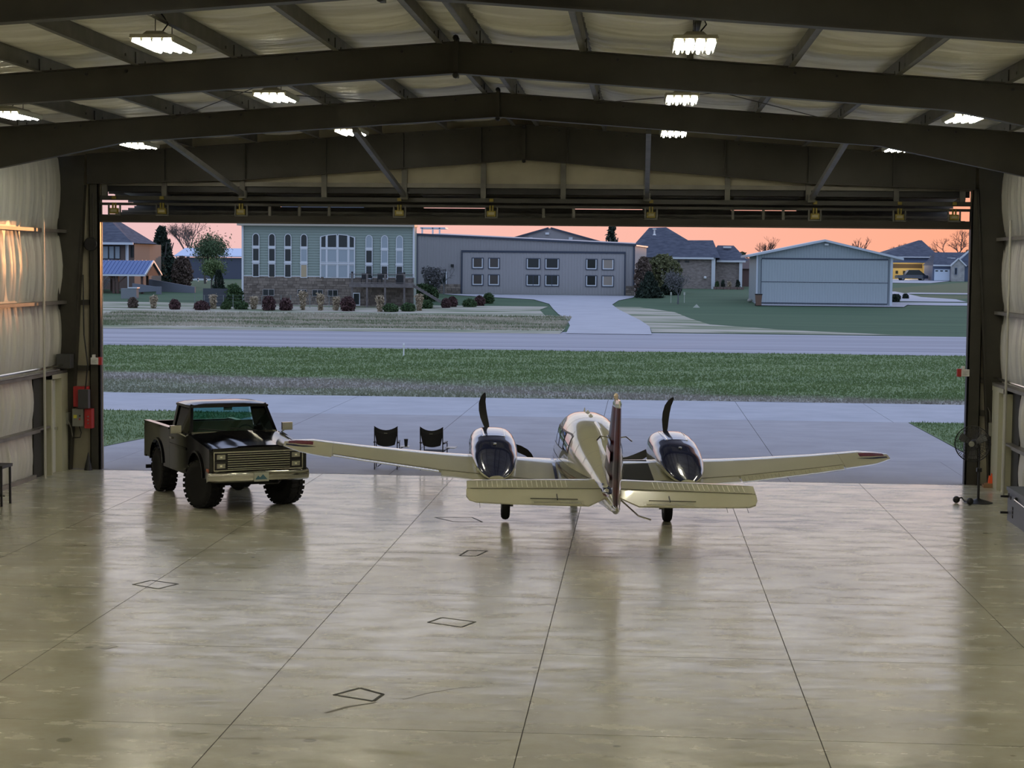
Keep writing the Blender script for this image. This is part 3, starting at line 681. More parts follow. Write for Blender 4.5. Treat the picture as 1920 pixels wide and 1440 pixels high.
    MB().beam((sx,dY0+.1,zd-.15),(sx+2.6,dY0+.1,zd-1.65),.05,.25).build('stringer',wood,dk)
    # deck furniture
    for p,lb in ((682,'dark patio chair left of the deck table'),(712,'dark patio chair right of the deck table')):
        c=at(p,530,dY0+1.2); c.z=zd+.006; ch=thing('patio_chair',lb,'chair',tuple(c)); MB().box(c.x-.24,c.x+.24,c.y-.24,c.y+.24,c.z+.4,c.z+.46).build('seat',blackm,ch); MB().box(c.x-.24,c.x+.24,c.y+.2,c.y+.25,c.z+.46,c.z+.95).build('backrest',blackm,ch)
        for u in (-.2,.2):
            for v in (-.2,.2): MB().box(c.x+u-.02,c.x+u+.02,c.y+v-.02,c.y+v+.02,c.z,c.z+.4).build('leg',blackm,ch)
    c=at(697,530,dY0+1.3); c.z=zd+.006; tb=thing('patio_table','small round dark table on the deck','table',tuple(c)); MB().lathe([(.5,.70),(.5,.73)],c,(0,0,1),16).build('tabletop',blackm,tb); MB().lathe([(.2,0),(.04,.04),(.04,.7)],c,(0,0,1),10).build('pedestal',blackm,tb)
    c=at(750,530,dY0+1.0); c.z=zd+.006; tb=thing('grill','black covered barbecue grill at the right end of the deck','grill',tuple(c)); MB().box(c.x-.35,c.x+.35,c.y-.25,c.y+.25,c.z,c.z+.8).build('cart',blackm,tb); MB().lathe([(.36,0),(.33,.2),(.15,.33)],(c.x,c.y,c.z+.8),(0,0,1),14).build('lid',blackm,tb)
bldA()
# --- grey ribbed-metal home hangar with 12 windows
def bldB():
    Y=202.; X=lambda px: at(px,500,Y).x; Z=lambda py,px=1000: at(px,py,Y).z
    a,b=X(781),X(1190); zb=1.6
    gm_=mat('grey_ribbed_metal',(.30,.285,.285),.5,.1); dm=mat('grey_door_metal',(.33,.315,.315),.5,.1)
    zta=at(781,440,Y).z; ztb=at(1190,460,Y).z
    t=thing('home_hangar','long grey ribbed-metal hangar with twelve navy-framed windows in its door','hangar',((a+b)/2,Y,1.8))
    zt=lambda x: zta+(ztb-zta)*(x-a)/(b-a)
    corr(a,b,zb,0,Y,.33,.04,zt).build('wall',gm_,t)
    MB().hexa([(a,Y+.05,zb),(b,Y+.05,zb),(b,Y+24,zb),(a,Y+24,zb),(a,Y+.05,zta-.05),(b,Y+.05,ztb-.05),(b,Y+24,ztb+.6),(a,Y+24,zta+.6)]).build('body',mat('painted_sunset_pink',(.50,.44,.42),.7),t)  # pink of the sunlit side is put into the wall colour
    MB().beam((a-.15,Y-.08,zta+.05),(b+.15,Y-.08,ztb+.05),.25,.22).build('roof_trim',navyt,t)
    MB().box(b-.18,b+.02,Y-.1,Y+.1,zb,ztb).build('corner_trim',navyt,t); MB().box(a-.05,a+.1,Y-.1,Y+.1,zb,zta).build('corner_trim',navyt,t)
    d0,d1=X(865),X(1173); dzt=at(1000,472,Y).z; dzb=at(1000,552,Y).z
    dl=corr(d0+.15,d1-.15,dzb,dzt-.1,Y-.12,.33,.035).build('hangar_door',dm,t)
    mb=MB(); mb.box(d0,d0+.14,Y-.2,Y-.05,dzb-.1,dzt); mb.box(d1-.14,d1,Y-.2,Y-.05,dzb-.15,dzt-.2); mb.beam((d0,Y-.14,at(865,471,Y).z),(d1,Y-.14,at(1173,474,Y).z),.16,.22); mb.beam((d0,Y-.14,at(865,552,Y).z),(d1,Y-.14,at(1173,554.5,Y).z),.1,.1)
    mb.build('door_frame',navyt,dl)
    def w(p0,p1,y0,y1,pm,mull=None):
        o=window(t,X(p0),X(p1),Z(y1,p0),Z(y0,p0),Y-.16,navyt,pm,fr=.09,mull=mull)
        MB().box(X(p0)+.09,X(p0)+.2,Y-.21,Y-.17,Z(y1,p0)+.09,Z(y0,p0)-.09).box(X(p1)-.2,X(p1)-.09,Y-.21,Y-.17,Z(y1,p0)+.09,Z(y0,p0)-.09).box(X(p0)+.2,X(p1)-.2,Y-.21,Y-.17,Z(y1,p0)+.09,Z(y1,p0)+.2).build('sash',trimw,o)
    tn=mat('tinted_brown_glass',(.07,.058,.048),.15,spec=.3); tn2=mat('beige_blind_glass',(.30,.25,.20),.3)
    for p0,p1,q in ((885,907,tn),(915.5,937.5,tn),(986.5,1013.5,glassd),(1021.5,1049,glassd),(1098,1120,glassd),(1128.5,1151.5,tn2)):
        dy=(p0-885)*.01; w(p0,p1,483+dy,504+dy,q)
    for p0,p1,q in ((885,907,tn),(915.5,937.5,tn),(986.5,1013.5,glassd),(1021.5,1049,glassd),(1098,1120,glassd),(1128.5,1151.5,tn2)):
        dy=(p0-885)*.01; w(p0,p1,514+dy,535.5+dy,q,X((p0+p1)/2) if 980<p0<1050 else None)
    stn=mat('rubble_stone_face',(.13,.105,.085)); 
    for p0,p1,yt in ((820,864,535),(1174,1190,536)):
        mb=MB(); z=zb
        while z<Z(yt):
            x=X(p0)
            while x<X(p1): w_=rng.uniform(.3,.7); mb.box(x+.01,min(x+w_,X(p1))-.01,Y-.14-rng.uniform(0,.05),Y-.04,z+.01,z+.24); x+=w_
            z+=.25
        mb.build('stones',stn,t,kind='stuff')
    window(t,X(806),X(838),Z(558),Z(511),Y-.06,trimw,glassd,fr=.1,mull=X(822),name='door')
    MB().box(X(846),X(851),Y-.5,Y-.05,Z(502),Z(497)).build('wall_lamp',blackm,t)
    # return wall at right, sunset pink painted into its colour, seen edge on
    x0=b+.02; 
    MB().hexa([(x0,Y+.3,zb),(X(1212),Y+8,zb),(X(1212),Y+8.2,zb),(x0,Y+.6,zb),(x0,Y+.3,ztb-.1),(X(1212),Y+8,at(1212,464,Y+8).z),(X(1212),Y+8.2,at(1212,464,Y+8).z),(x0,Y+.6,ztb-.1)]).build('return_wall',mat('painted_sunset_pink',(.5,.4,.4)),t)
    MB().beam((x0,Y+.2,ztb),(X(1213),Y+7.9,at(1213,463,Y+8).z),.2,.15).build('roof_trim',trimw,t)
    # gabled hangar roof rising behind
    Y2=Y+26; X2=lambda px:at(px,500,Y2).x
    t2=thing('gabled_hangar','larger grey metal hangar gable rising behind the long one','hangar',(X2(1030),Y2,2))
    pl=[(940,452),(1022,429),(1037,429),(1130,455)]
    P=[(X2(930),2.0),(X2(1150),2.0),(X2(1140),at(1140,457,Y2).z),(X2(1034),at(1034,428,Y2).z),(X2(1026),at(1026,428,Y2).z),(X2(930),at(930,455,Y2).z)]
    MB().prism(P,'y',Y2,Y2+15).build('gable_wall',gm_,t2)
    mb=MB(); mb.beam((X2(925),Y2-.2,at(925,457,Y2).z),(X2(1028),Y2-.2,at(1028,427.5,Y2).z),.4,.2); mb.beam((X2(1032),Y2-.2,at(1032,427.5,Y2).z),(X2(1150),Y2-.2,at(1150,460.5,Y2).z),.4,.2); mb.build('roof_trim',navyt,t2)
    for p,q in ((1022,437),(991,446),(1066,446)): MB().box(X2(p),X2(p+7),Y2-.3,Y2,at(p,q+3,Y2).z,at(p,q-1,Y2).z).build('wall_lamp',trimw,t2)
    t3=thing('balcony_roof','small flat porch roof with posts beside the sage house','canopy',(X(800),Y+3,2)); 
    for p in (785,805,818): MB().box(X(p)-.08,X(p)+.08,Y+3,Y+3.2,at(p,446,Y+3).z-.5,at(p,427,Y+3).z).build('post',trimw,t3)
    MB().box(X(781),X(829),Y+3,Y+6,at(800,429,Y+3).z,at(800,426,Y+3).z).build('roof_slab',trimw,t3)
    MB().box(X(783),X(820),Y+3,Y+6,2,at(800,444,Y+3).z-.5).build('support_wall',gm_,t3)
bldB()
# --- white gabled hangar right
def bldC():
    Y=184.; X=lambda px: at(px,500,Y).x; Z=lambda py,px: at(px,py,Y).z
    wm=mat('white_ribbed_metal',(.33,.37,.385),.5,.1)
    a,b=X(1419),X(1673); zb=1.15; xr=X(1545); zr=Z(449,1545); zea,zeb=Z(478,1405),Z(484,1692); xea,xeb=X(1402),X(1693)
    t=thing('gabled_hangar','pale ribbed-metal hangar with a shallow gable and big closed door','hangar',((a+b)/2,Y,1.3))
    zt=lambda x: zea+(zr-zea)*(x-xea)/(xr-xea) if x<xr else zr+(zeb-zr)*(x-xr)/(xeb-xr)
    corr(a,b,zb,0,Y,.28,.035,lambda x:zt(x)-.05).build('wall',wm,t)
    P=[(a,zb),(b,zb),(b,zt(b)-.1),(xr,zr-.1),(a,zt(a)-.1)]
    MB().prism(P,'y',Y+.06,Y+13).build('body',wm,t)
    rf=mat('pale_metal_roof',(.50,.53,.57),.4,.2)
    for (xa,za,xb_,zb_) in ((xea,zea,xr,zr),(xr,zr,xeb,zeb)):
        MB().hexa([(xa,Y-.6,za-.22),(xb_,Y-.6,zb_-.22),(xb_,Y+13.3,zb_-.22),(xa,Y+13.3,za-.22),(xa,Y-.6,za),(xb_,Y-.6,zb_),(xb_,Y+13.3,zb_),(xa,Y+13.3,za)]).build('roof_slope',rf,t)
    d0,d1=X(1428),X(1665); dt=Z(487,1545); db=Z(568,1545)
    dd=corr(d0,d1,db,dt,Y-.1,.28,.03).build('hangar_door',mat('pale_door_metal',(.36,.40,.415),.5,.1),t)
    MB().box(d0,d1,Y-.16,Y-.05,dt,dt+.14).box(d0,d1,Y-.15,Y-.09,db-.08,db).box(d0-.05,d0,Y-.15,Y-.08,db,dt).box(d1,d1+.05,Y-.15,Y-.08,db,dt).box(d0,d1,Y-.145,Y-.1,Z(529.5,1545)-.02,Z(529.5,1545)+.03).build('door_track',navyt,dd)
    MB().box(a-.05,a+.12,Y-.12,Y+.05,zb,zt(a)).box(b-.2,b+.05,Y-.12,Y+.05,zb,zt(b)).build('corner_trim',rf,t)
    MB().box(X(1545),X(1552),Y-.35,Y-.05,Z(460,1545),Z(457,1545)).build('wall_lamp',whitel,t)
    c=ter(1422,573.5); tb=thing('wheelie_bin','tall brown wheeled bin at the left corner of the pale hangar','bin',tuple(c))
    MB().hexa([(c.x-.25,c.y-.28,c.z+.05),(c.x+.25,c.y-.28,c.z+.05),(c.x+.25,c.y+.25,c.z+.05),(c.x-.25,c.y+.25,c.z+.05),(c.x-.33,c.y-.35,c.z+1.1),(c.x+.33,c.y-.35,c.z+1.1),(c.x+.33,c.y+.35,c.z+1.1),(c.x-.33,c.y+.35,c.z+1.1)]).build('body',mat('brown_bin',(.16,.09,.06),.6),tb)
    MB().box(c.x-.36,c.x+.36,c.y-.38,c.y+.38,c.z+1.1,c.z+1.2).build('lid',blackm,tb)
    for s in (-.27,.27): MB().lathe([(.12,-.04),(.12,.04)],(c.x+s,c.y+.3,c.z+.12),(1,0,0),12).build('wheel',rubber,tb)
    for p,y,w_ in ((1678,566,1.0),(1683,561,.55),(1698,560,.6)):
        bush('shrub',{1678:'low dark shrub against the right corner of the pale hangar',1683:'left of two small round shrubs by the curved path',1698:'right of two small round shrubs by the curved path'}[p],ter(p,y),w_,w_*.7,lgd,1500,.09)
bldC()
# --- hip-roofed houses
shing=mat('blue_grey_shingles',(.045,.052,.075),.85,0,(.085,.092,.12),1.2,stretch=(1,1,4),bump=.3,bscale=6)
brick=mat('tan_brick',(.20,.165,.145),.85,0,(.32,.27,.24),2.2,stretch=(1,1,3))
def bldD():
    Y=241.; X=lambda px,y=Y: at(px,500,y).x; Z=lambda py,px,y=Y: at(px,py,y).z
    t=thing('house','brick house with a large steep blue-grey hipped roof','house',(X(1290),Y,2.2))
    zb=2.0; MB().box(X(1212),X(1336),Y,Y+14,zb,Z(483,1280)).build('wall',brick,t)
    MB().box(X(1343),X(1391),Y+3,Y+14,zb,Z(489,1370,Y+3)).build('wall',brick,t)
    ez=Z(483,1280)
    mb=MB(); mb.hexa([(X(1168),Y-.5,ez),(X(1345),Y-.5,ez),(X(1345),Y+15,ez),(X(1168),Y+15,ez),(X(1216,Y+7),Y+7,at(1216,427,Y+7).z),(X(1248,Y+7),Y+7,at(1248,426,Y+7).z),(X(1248,Y+8),Y+8,at(1248,426,Y+7).z),(X(1216,Y+8),Y+8,at(1216,427,Y+7).z)]).build('roof',shing,t)
    MB().hexa([(X(1260),Y+.0,ez+.0),(X(1350),Y-.3,ez),(X(1356),Y+15,ez),(X(1260),Y+15,ez),(X(1278,Y+5),Y+5,at(1278,450.5,Y+5).z),(X(1336,Y+5),Y+5,at(1336,450.5,Y+5).z),(X(1336,Y+7),Y+7,at(1336,450.5,Y+5).z),(X(1278,Y+7),Y+7,at(1278,450.5,Y+5).z)]).build('roof',shing,t)
    e2=Z(489,1370,Y+3)
    MB().hexa([(X(1330),Y+2.5,e2),(X(1405),Y+2.5,e2),(X(1405),Y+15,e2),(X(1330),Y+15,e2),(X(1345,Y+7),Y+7,at(1345,460,Y+7).z),(X(1375,Y+7),Y+7,at(1375,460.5,Y+7).z),(X(1375,Y+8),Y+8,at(1375,460.5,Y+7).z),(X(1345,Y+8),Y+8,at(1345,460,Y+7).z)]).build('roof',shing,t)
    MB().box(X(1225),X(1338),Y-.6,Y-.45,ez-.2,ez+.05).box(X(1345),X(1400),Y+2.35,Y+2.5,e2-.2,e2+.05).build('gutter',trimw,t)
    MB().box(X(1334),X(1341),Y-.3,Y+.5,zb,ez).build('corner_trim',trimw,t); MB().box(X(1388),X(1394),Y+2.6,Y+3.2,zb,e2).build('corner_trim',trimw,t)
    MB().box(X(1266),X(1275),Y-.08,Y-.02,Z(492,1270),Z(488.5,1270)).box(X(1284),X(1292),Y-.08,Y-.02,Z(492,1288),Z(488.5,1288)).build('vent_window',glassd,t)
    for p in (1279,1322): MB().sphere(tuple(at(p,520.5,Y-.3)),.2).build('wall_lamp',whitel,t)
    MB().lathe([(.25,0),(.12,.15),(.1,.7),(.25,.75),(.25,.9)],tuple(at(1227,441,Y+3.2)),(0,0,1),8).build('roof_vent',whitel,t)
    MB().box(at(1356,463,Y+6).x,at(1371,463,Y+6).x,Y+5.6,Y+6,at(1360,465,Y+6).z,at(1360,462,Y+6).z).build('skylight',whitel,t)
    p=thing('planter_wall','low brown stone planter wall in front of the brick house','planter',(X(1365,Y-3),Y-3,2.2))
    x0,x1=X(1338,Y-3),X(1396,Y-3); zt_=at(1365,538,Y-3).z
    for k in range(3):
        for j in range(9): MB().box(x0+(x1-x0)*j/9+.02,x0+(x1-x0)*(j+1)/9-.02,Y-3-.02*((j+k)%3),Y-2.6,zt_-.32*(k+1)+.02,zt_-.32*k).build('stone_block',mat('planter_stone',(.17,.12,.10),.9),p)
    for k,px in enumerate((1345,1356,1368,1384)): bush('planter_shrub',('leftmost','second from left','third from left','rightmost')[k]+' of the low shrubs behind the stone planter wall',Vector((X(px,Y-1.6),Y-1.6,zt_-.5)),.5,1.1+.2*(k%2),(lgg,lgd,lta,lgd)[k],700,.10,group='shrubs on the stone planter',dp=.7)
    b=thing('outbuilding','small brown brick shed seen between brick house and pale hangar','shed',(X(1408),Y+18,2.3))
    y2=Y+18; MB().box(X(1388,y2),X(1432,y2),y2,y2+6,2,at(1408,503,y2).z).build('wall',mat('dark_red_brick',(.13,.08,.07),.9),b); MB().hexa([(X(1380,y2),y2-.4,at(1400,504,y2).z),(X(1440,y2),y2-.4,at(1400,504,y2).z),(X(1440,y2),y2+6.5,at(1400,504,y2).z),(X(1380,y2),y2+6.5,at(1400,504,y2).z),(X(1386,y2),y2+3,at(1400,484,y2).z),(X(1436,y2),y2+3,at(1400,484,y2).z),(X(1436,y2),y2+3.3,at(1400,484,y2).z),(X(1386,y2),y2+3.3,at(1400,484,y2).z)]).build('roof',mat('brown_shingles',(.12,.085,.075),.9),b)
bldD()
def car(name,label,px,py,col,L=4.7,Hh=1.6,ang=0.):
    p=ter(px,py); t=thing(name,label,'car',tuple(p),(0,0,ang),local=True)
    cm=mat('car_paint_'+str(round(col[0],3)),col,.25,.2,coat=1.)
    pr=[(-L/2,.4),(-L/2,.85),(-L*.46,.95),(-L*.22,1.0),(-L*.12,1.0),(L*.3,1.02),(L*.48,.95),(L/2,.8),(L/2,.35)]
    MB().prism(pr,'y',-.88,.88).build('body',cm,t); g=[(-L*.25,.98),(-L*.13,Hh-.05),(L*.22,Hh-.05),(L*.42,1.0)]
    MB().prism(g,'y',-.76,.76).build('windows',glassd,t); MB().box(-L*.13,L*.22,-.72,.72,Hh-.06,Hh).build('roof',cm,t)
    for x in (-L*.32,L*.32):
        for y in (-.85,.75):
            w=MB().lathe([(.2,0),(.34,0),(.34,.18),(.2,.18)],(x,y,.34),(0,1,0),16).build('wheel',rubber,t); MB().lathe([(.2,-.01),(.2,.19)],(x,y,.34),(0,1,0),12).build('rim',greybox,w)
    return t
car('parked_car','dark parked car in front of the tan open hangar',1709,526,(.03,.035,.05),5.6,1.9,R(8))
car('parked_car','silver parked car half hidden behind the pale hangar, left side',1411,530,(.45,.45,.46),4.6,1.45,R(5))
def bldE():
    Y=340.; X=lambda px,y=Y: at(px,500,y).x; Z=lambda py,px=1740,y=Y: at(px,py,y).z
    t=thing('open_hangar','hip-roofed hangar house with its door open on a tan lit interior','hangar',(X(1715),Y,3.2)); zb=3.0
    blu=mat('slate_blue_siding',(.10,.125,.19),.7); tnw=mat('tan_interior',(.46,.36,.16),.7)
    MB().box(X(1660),X(1745),Y+9,Y+9.3,zb,Z(484)).build('back_wall',tnw,t); MB().box(X(1745)-.2,X(1745),Y,Y+9,zb,Z(480)).build('side_wall',tnw,t)
    MB().box(X(1660),X(1745),Y+8.9,Y+9,Z(503),Z(495)).build('brown_band',mat('brown_fascia',(.08,.06,.05),.8),t)  # dark brown band across the back wall
    for p in (1692,1706,1730): window(t,X(p),X(p+5),Z(514),Z(508),Y+8.95,blackm,glassd,fr=.1)
    MB().hexa([(X(1640),Y-.5,Z(483)),(X(1763),Y-.5,Z(483)),(X(1763),Y+20,Z(483)),(X(1640),Y+20,Z(483)),(X(1721,Y+8),Y+8,at(1721,450.5,Y+8).z),(X(1727,Y+8),Y+8,at(1727,450.5,Y+8).z),(X(1727,Y+9),Y+9,at(1727,450.5,Y+8).z),(X(1721,Y+9),Y+9,at(1721,450.5,Y+8).z)]).build('roof',shing,t)
    MB().box(X(1640),X(1748),Y-.1,Y+.1,Z(490),Z(483)).build('header',blu,t); MB().box(X(1660),X(1745),Y-.6,Y-.2,Z(493),Z(489)).build('raised_door',blu,t)
    MB().box(X(1660),X(1762),Y-.65,Y-.5,Z(483.5),Z(481.5)).build('gutter',trimw,t)
    MB().box(X(1745),X(1749),Y-.3,Y+.3,zb,Z(484)).build('post',blu,t)
    c_=Vector((X(1705),Y+4,Z(488))); MB().sphere(tuple(c_),.25).build('hangar_lamp',mat('warm_bulb',(1,.85,.55),.5,emit=6.),t); ld=bpy.data.lights.new('hangar_lamp_light','POINT'); ld.energy=900; ld.color=(1,.8,.5); ld.shadow_soft_size=.3; lo=bpy.data.objects.new('hangar_lamp_light',ld); COL.objects.link(lo); lo.location=c_+Vector((0,0,-.5))
    y=Y-14.5; g=thing('garage_house','slate-blue garage house with white door and stone-faced gable','house',(X(1785),y,3.1))
    MB().box(X(1749,y),X(1830,y),y,y+10,zb,Z(498,1780,y)).build('wall',blu,g)
    ez=Z(498,1780,y)
    MB().hexa([(X(1749,y),y-.4,ez),(X(1850,y),y-.4,ez),(X(1850,y),y+12,ez),(X(1749,y),y+12,ez),(X(1752,y+6),y+6,at(1760,473,y+6).z),(X(1850,y+6),y+6,at(1760,473,y+6).z),(X(1850,y+6.5),y+6.5,at(1760,473,y+6).z),(X(1752,y+6.5),y+6.5,at(1760,473,y+6).z)]).build('roof',shing,g)
    MB().box(X(1752,y),X(1781,y),y-.06,y,Z(526,1765,y),Z(505,1765,y)).build('garage_door',mat('white_garage_door',(.55,.62,.70),.5),g)
    for p in (1754,1763,1772): MB().box(X(p,y),X(p+5,y),y-.09,y-.05,Z(509,1765,y),Z(507,1765,y)).build('pane',glassd,g)
    MB().box(X(1749,y),X(1785,y),y-.5,y-.4,ez-.12,ez+.12).build('gutter',trimw,g)
    st_=mat('pale_ledgestone',(.30,.29,.28),.9,0,(.42,.40,.38),1.5)
    P=[(X(1782,y),zb),(X(1806,y),zb),(X(1806,y),Z(496,1800,y)),(X(1794,y),Z(485.5,1794,y)),(X(1782,y),Z(496,1790,y))]
    MB().prism(P,'y',y-1.5,y).build('stone_gable',st_,g)
    mb=MB(); mb.beam((X(1779,y),y-1.6,Z(499,1780,y)),(X(1794,y),y-1.6,Z(484.5,1794,y)),.3,.2); mb.beam((X(1794,y),y-1.6,Z(484.5,1794,y)),(X(1809,y),y-1.6,Z(499,1808,y)),.3,.2); mb.build('roof_trim',trimw,g)
    window(g,X(1787.5,y),X(1792,y),Z(515,1790,y),Z(502,1790,y),y-1.52,blu,glassd,fr=.1)
    P=[(X(1776,y+3),Z(497,1780,y)),(X(1791,y+3),Z(497,1780,y)),(X(1791,y+3),Z(483,1780,y)),(X(1776,y+3),Z(483,1780,y))]
    MB().prism(P,'y',y+3,y+5).build('dormer',trimw,g); window(g,X(1781,y),X(1788,y),Z(490,1780,y),Z(484,1780,y),y+2.98,navyt,glassd,fr=.1)
    P=[(X(1798,y+2),Z(492,1800,y)),(X(1850,y+2),Z(492,1800,y)),(X(1850,y+2),Z(466,1820,y)),(X(1822,y+2),Z(466,1820,y))]
    MB().prism(P,'y',y+2,y+3).build('big_gable',blu,g); MB().beam((X(1797,y+2),y+1.9,Z(487,1800,y)),(X(1823,y+2),y+1.9,Z(464,1820,y)),.3,.25).build('roof_trim',trimw,g)
bldE()
# --- left house, blue pavilion, far metal barn
def bldF():
    Y=204.; X=lambda px,y=Y: at(px,500,y).x; Z=lambda py,px=230,y=Y: at(px,py,y).z
    t=thing('house','brown wooden two-storey house with slate roof at the far left','house',(X(215),Y,1.8)); zb=1.5
    wd=mat('brown_wood_siding',(.15,.105,.085),.8); tn_=mat('warm_tan_siding',(.22,.17,.135),.8)
    MB().box(X(60),X(252),Y,Y+8,zb,Z(457)).build('wall',wd,t)
    MB().hexa([(X(252),Y,zb),(X(281,Y+5),Y+5,zb),(X(281,Y+5),Y+10,zb),(X(252),Y+9,zb),(X(252),Y,Z(457)),(X(281,Y+5),Y+5,Z(457)),(X(281,Y+5),Y+10,Z(457)),(X(252),Y+9,Z(457))]).build('side_wall',tn_,t)
    ez=Z(456)
    MB().hexa([(X(40),Y-1.2,ez),(X(255),Y-1.2,ez),(X(290,Y+5),Y+6,ez),(X(40),Y+12,ez),(X(120,Y+5),Y+5,at(200,398,Y+5).z),(X(196,Y+5),Y+5,at(200,402,Y+5).z),(X(208,Y+8),Y+8,at(208,405,Y+8).z),(X(120,Y+8),Y+8,at(200,398,Y+5).z)]).build('roof',shing,t)
    MB().hexa([(X(225,Y+6),Y+6,ez),(X(292,Y+6),Y+6,ez),(X(296,Y+12),Y+12,ez),(X(225,Y+12),Y+12,ez),(X(232,Y+9),Y+9,at(236,427,Y+9).z),(X(240,Y+9),Y+9,at(236,427,Y+9).z),(X(240,Y+9.4),Y+9.4,at(236,427,Y+9).z),(X(232,Y+9.4),Y+9.4,at(236,427,Y+9).z)]).build('roof',shing,t)
    MB().box(X(60),X(256),Y-1.3,Y-1.2,ez-.18,ez+.08).build('gutter',trimw,t)
    for p0,p1 in ((192,204),(204,215),(215,226)): window(t,X(p0),X(p1),Z(486),Z(461),Y-.02,blackm,glassc,fr=.08)
    MB().box(X(236),X(239),Y-.1,Y,Z(488),Z(457)).box(X(243),X(245),Y-.9,Y-.8,zb,Z(457)).build('trim_post',trimw,t)
    window(t,X(245),X(251),Z(482),Z(461),Y-.04,blackm,glassd,fr=.05)
    MB().box(X(60),X(222),Y-2.0,Y-1.9,Z(490),Z(486)).build('balcony_rail',navyt,t)
    y=Y-11; P_=thing('pavilion','open pavilion with a blue standing-seam metal roof on timber posts','pavilion',(X(230,y),y,1.6))
    blue=mat('blue_metal_roof',(.10,.16,.33),.35,.4); tm=mat('dark_timber',(.10,.06,.045),.8)
    xa,xb=at(60,530,y).x,at(274,530,y).x; z0=at(230,515,y).z; z1=at(230,489.5,y+3).z
    MB().hexa([(xa,y-.3,z0),(xb,y-.3,z0),(xb,y+3,z1),(xa,y+3,z1),(xa,y-.3,z0+.08),(xb,y-.3,z0+.08),(xb,y+3,z1+.08),(xa,y+3,z1+.08)]).build('roof_slope',blue,P_)
    MB().hexa([(xa,y+3,z1),(xb,y+3,z1),(xb,y+6.3,z0),(xa,y+6.3,z0),(xa,y+3,z1+.08),(xb,y+3,z1+.08),(xb,y+6.3,z0+.08),(xa,y+6.3,z0+.08)]).build('roof_slope',blue,P_)
    mb=MB(); x=xa
    while x<xb: mb.beam((x,y-.3,z0+.1),(x,y+3,z1+.1),.05,.06); x+=.42
    mb.build('roof_seams',blue,P_,kind='stuff')
    MB().prism([(y-.3,z0-.1),(y+6.3,z0-.1),(y+3,z1)],'x',xb-.25,xb-.15).build('gable_end',tm,P_)
    mb=MB(); mb.beam((xb,y-.4,z0-.02),(xb,y+3,z1+.02),.12,.2); mb.beam((xb,y+3,z1+.02),(xb,y+6.4,z0-.02),.12,.2); mb.box(xa,xb,y-.42,y-.3,z0-.15,z0+.04); mb.build('fascia',trimw,P_)
    for px,yy in ((213,y),(220,y),(266,y),(276,y+5.5),(209,y+5.5)):
        x=at(px,530,yy).x; MB().box(x-.13,x+.13,yy,yy+.26,tz(yy),z0).build('post',tm,P_)
    x=at(220,530,y).x; MB().beam((x,y+.1,z0-1.0),(x-1,y+.1,z0-.1),.12,.12).beam((x,y+.1,z0-1.0),(x+1,y+.1,z0-.1),.12,.12).build('knee_brace',tm,P_)
    c=ter(243,560); q=thing('outdoor_kitchen','grey stone outdoor kitchen block under the pavilion','kitchen island',tuple(c)); MB().box(c.x-.9,c.x+.7,c.y,c.y+.9,c.z-.1,c.z+1.05).build('block',mat('grey_stone_block',(.22,.23,.24),.9),q); MB().box(c.x-.2,c.x+.8,c.y-.05,c.y+.95,c.z+1.05,c.z+1.15).build('counter',trimw,q)
    s=thing('outdoor_stair','grey timber stair climbing to the balcony behind the pavilion','stair',tuple(ter(182,548)))
    for k in range(10):
        u=k/10; a_=at(182+20*u,546-25*u,Y-3); MB().box(a_.x-.1,a_.x+.6,Y-3.6,Y-2.4,a_.z-.06,a_.z).build('tread',mat('grey_timber',(.22,.21,.21),.8),s)
    a_,b_=at(184,540,Y-3.7),at(206,512,Y-3.7); MB().beam(a_,b_,.08,.1).beam(a_+Vector((0,0,-.7)),b_+Vector((0,0,-.7)),.08,.14).build('handrail',mat('grey_timber',(.2,.2,.2)),s)
    # retaining walls / ramps
    rw_=mat('grey_retaining_wall',(.17,.18,.21),.85)
    w=thing('retaining_wall','long grey block wall sloping down behind the pavilion','wall',tuple(at(320,535,200))); a_,b_=at(278,523,200),at(365,538,196)
    MB().hexa([(a_.x,200,tz(200)-.3),(b_.x,196,tz(196)-.4),(b_.x,196.4,tz(196)-.4),(a_.x,200.4,tz(200)-.3),(a_.x,200,a_.z),(b_.x,196,b_.z),(b_.x,196.4,b_.z),(a_.x,200.4,a_.z)]).build('block_face',rw_,w)
    w=thing('retaining_wall','short grey curved block wall just right of the pavilion','wall',tuple(at(275,540,190))); a_,b_=at(248,531,192),at(300,539,192)
    MB().hexa([(a_.x,192,a_.z-1.0),(b_.x,192,b_.z-.4),(b_.x,192.4,b_.z-.4),(a_.x,192.4,a_.z-1.0),(a_.x,192,a_.z),(b_.x,192,b_.z),(b_.x,192.4,b_.z),(a_.x,192.4,a_.z)]).build('block_face',rw_,w)
    MB().box(b_.x-.4,b_.x+.05,191.9,192.5,tz(192),b_.z+.1).build('end_pillar',rw_,w)
    y=276.; b=thing('metal_barn','dark slate metal barn with a pale blue roof behind the trees','barn',(X(400,y),y,2.5))
    MB().box(X(331,y),X(480,y),y,y+16,2.0,Z(483,400,y)).build('wall',mat('slate_metal_wall',(.075,.085,.125),.6),b)
    z0,z1=Z(481.5,400,y),at(400,467,y+8).z
    MB().hexa([(X(328,y),y-.5,z0),(X(490,y),y-.5,z0),(X(490,y),y+8,z1),(at(347,467,y+8).x,y+8,z1),(X(328,y),y-.5,z0+.15),(X(490,y),y-.5,z0+.15),(X(490,y),y+8,z1+.15),(at(347,467,y+8).x,y+8,z1+.15)]).build('roof_slope',mat('pale_blue_roof_metal',(.50,.60,.78),.4,.1),b)
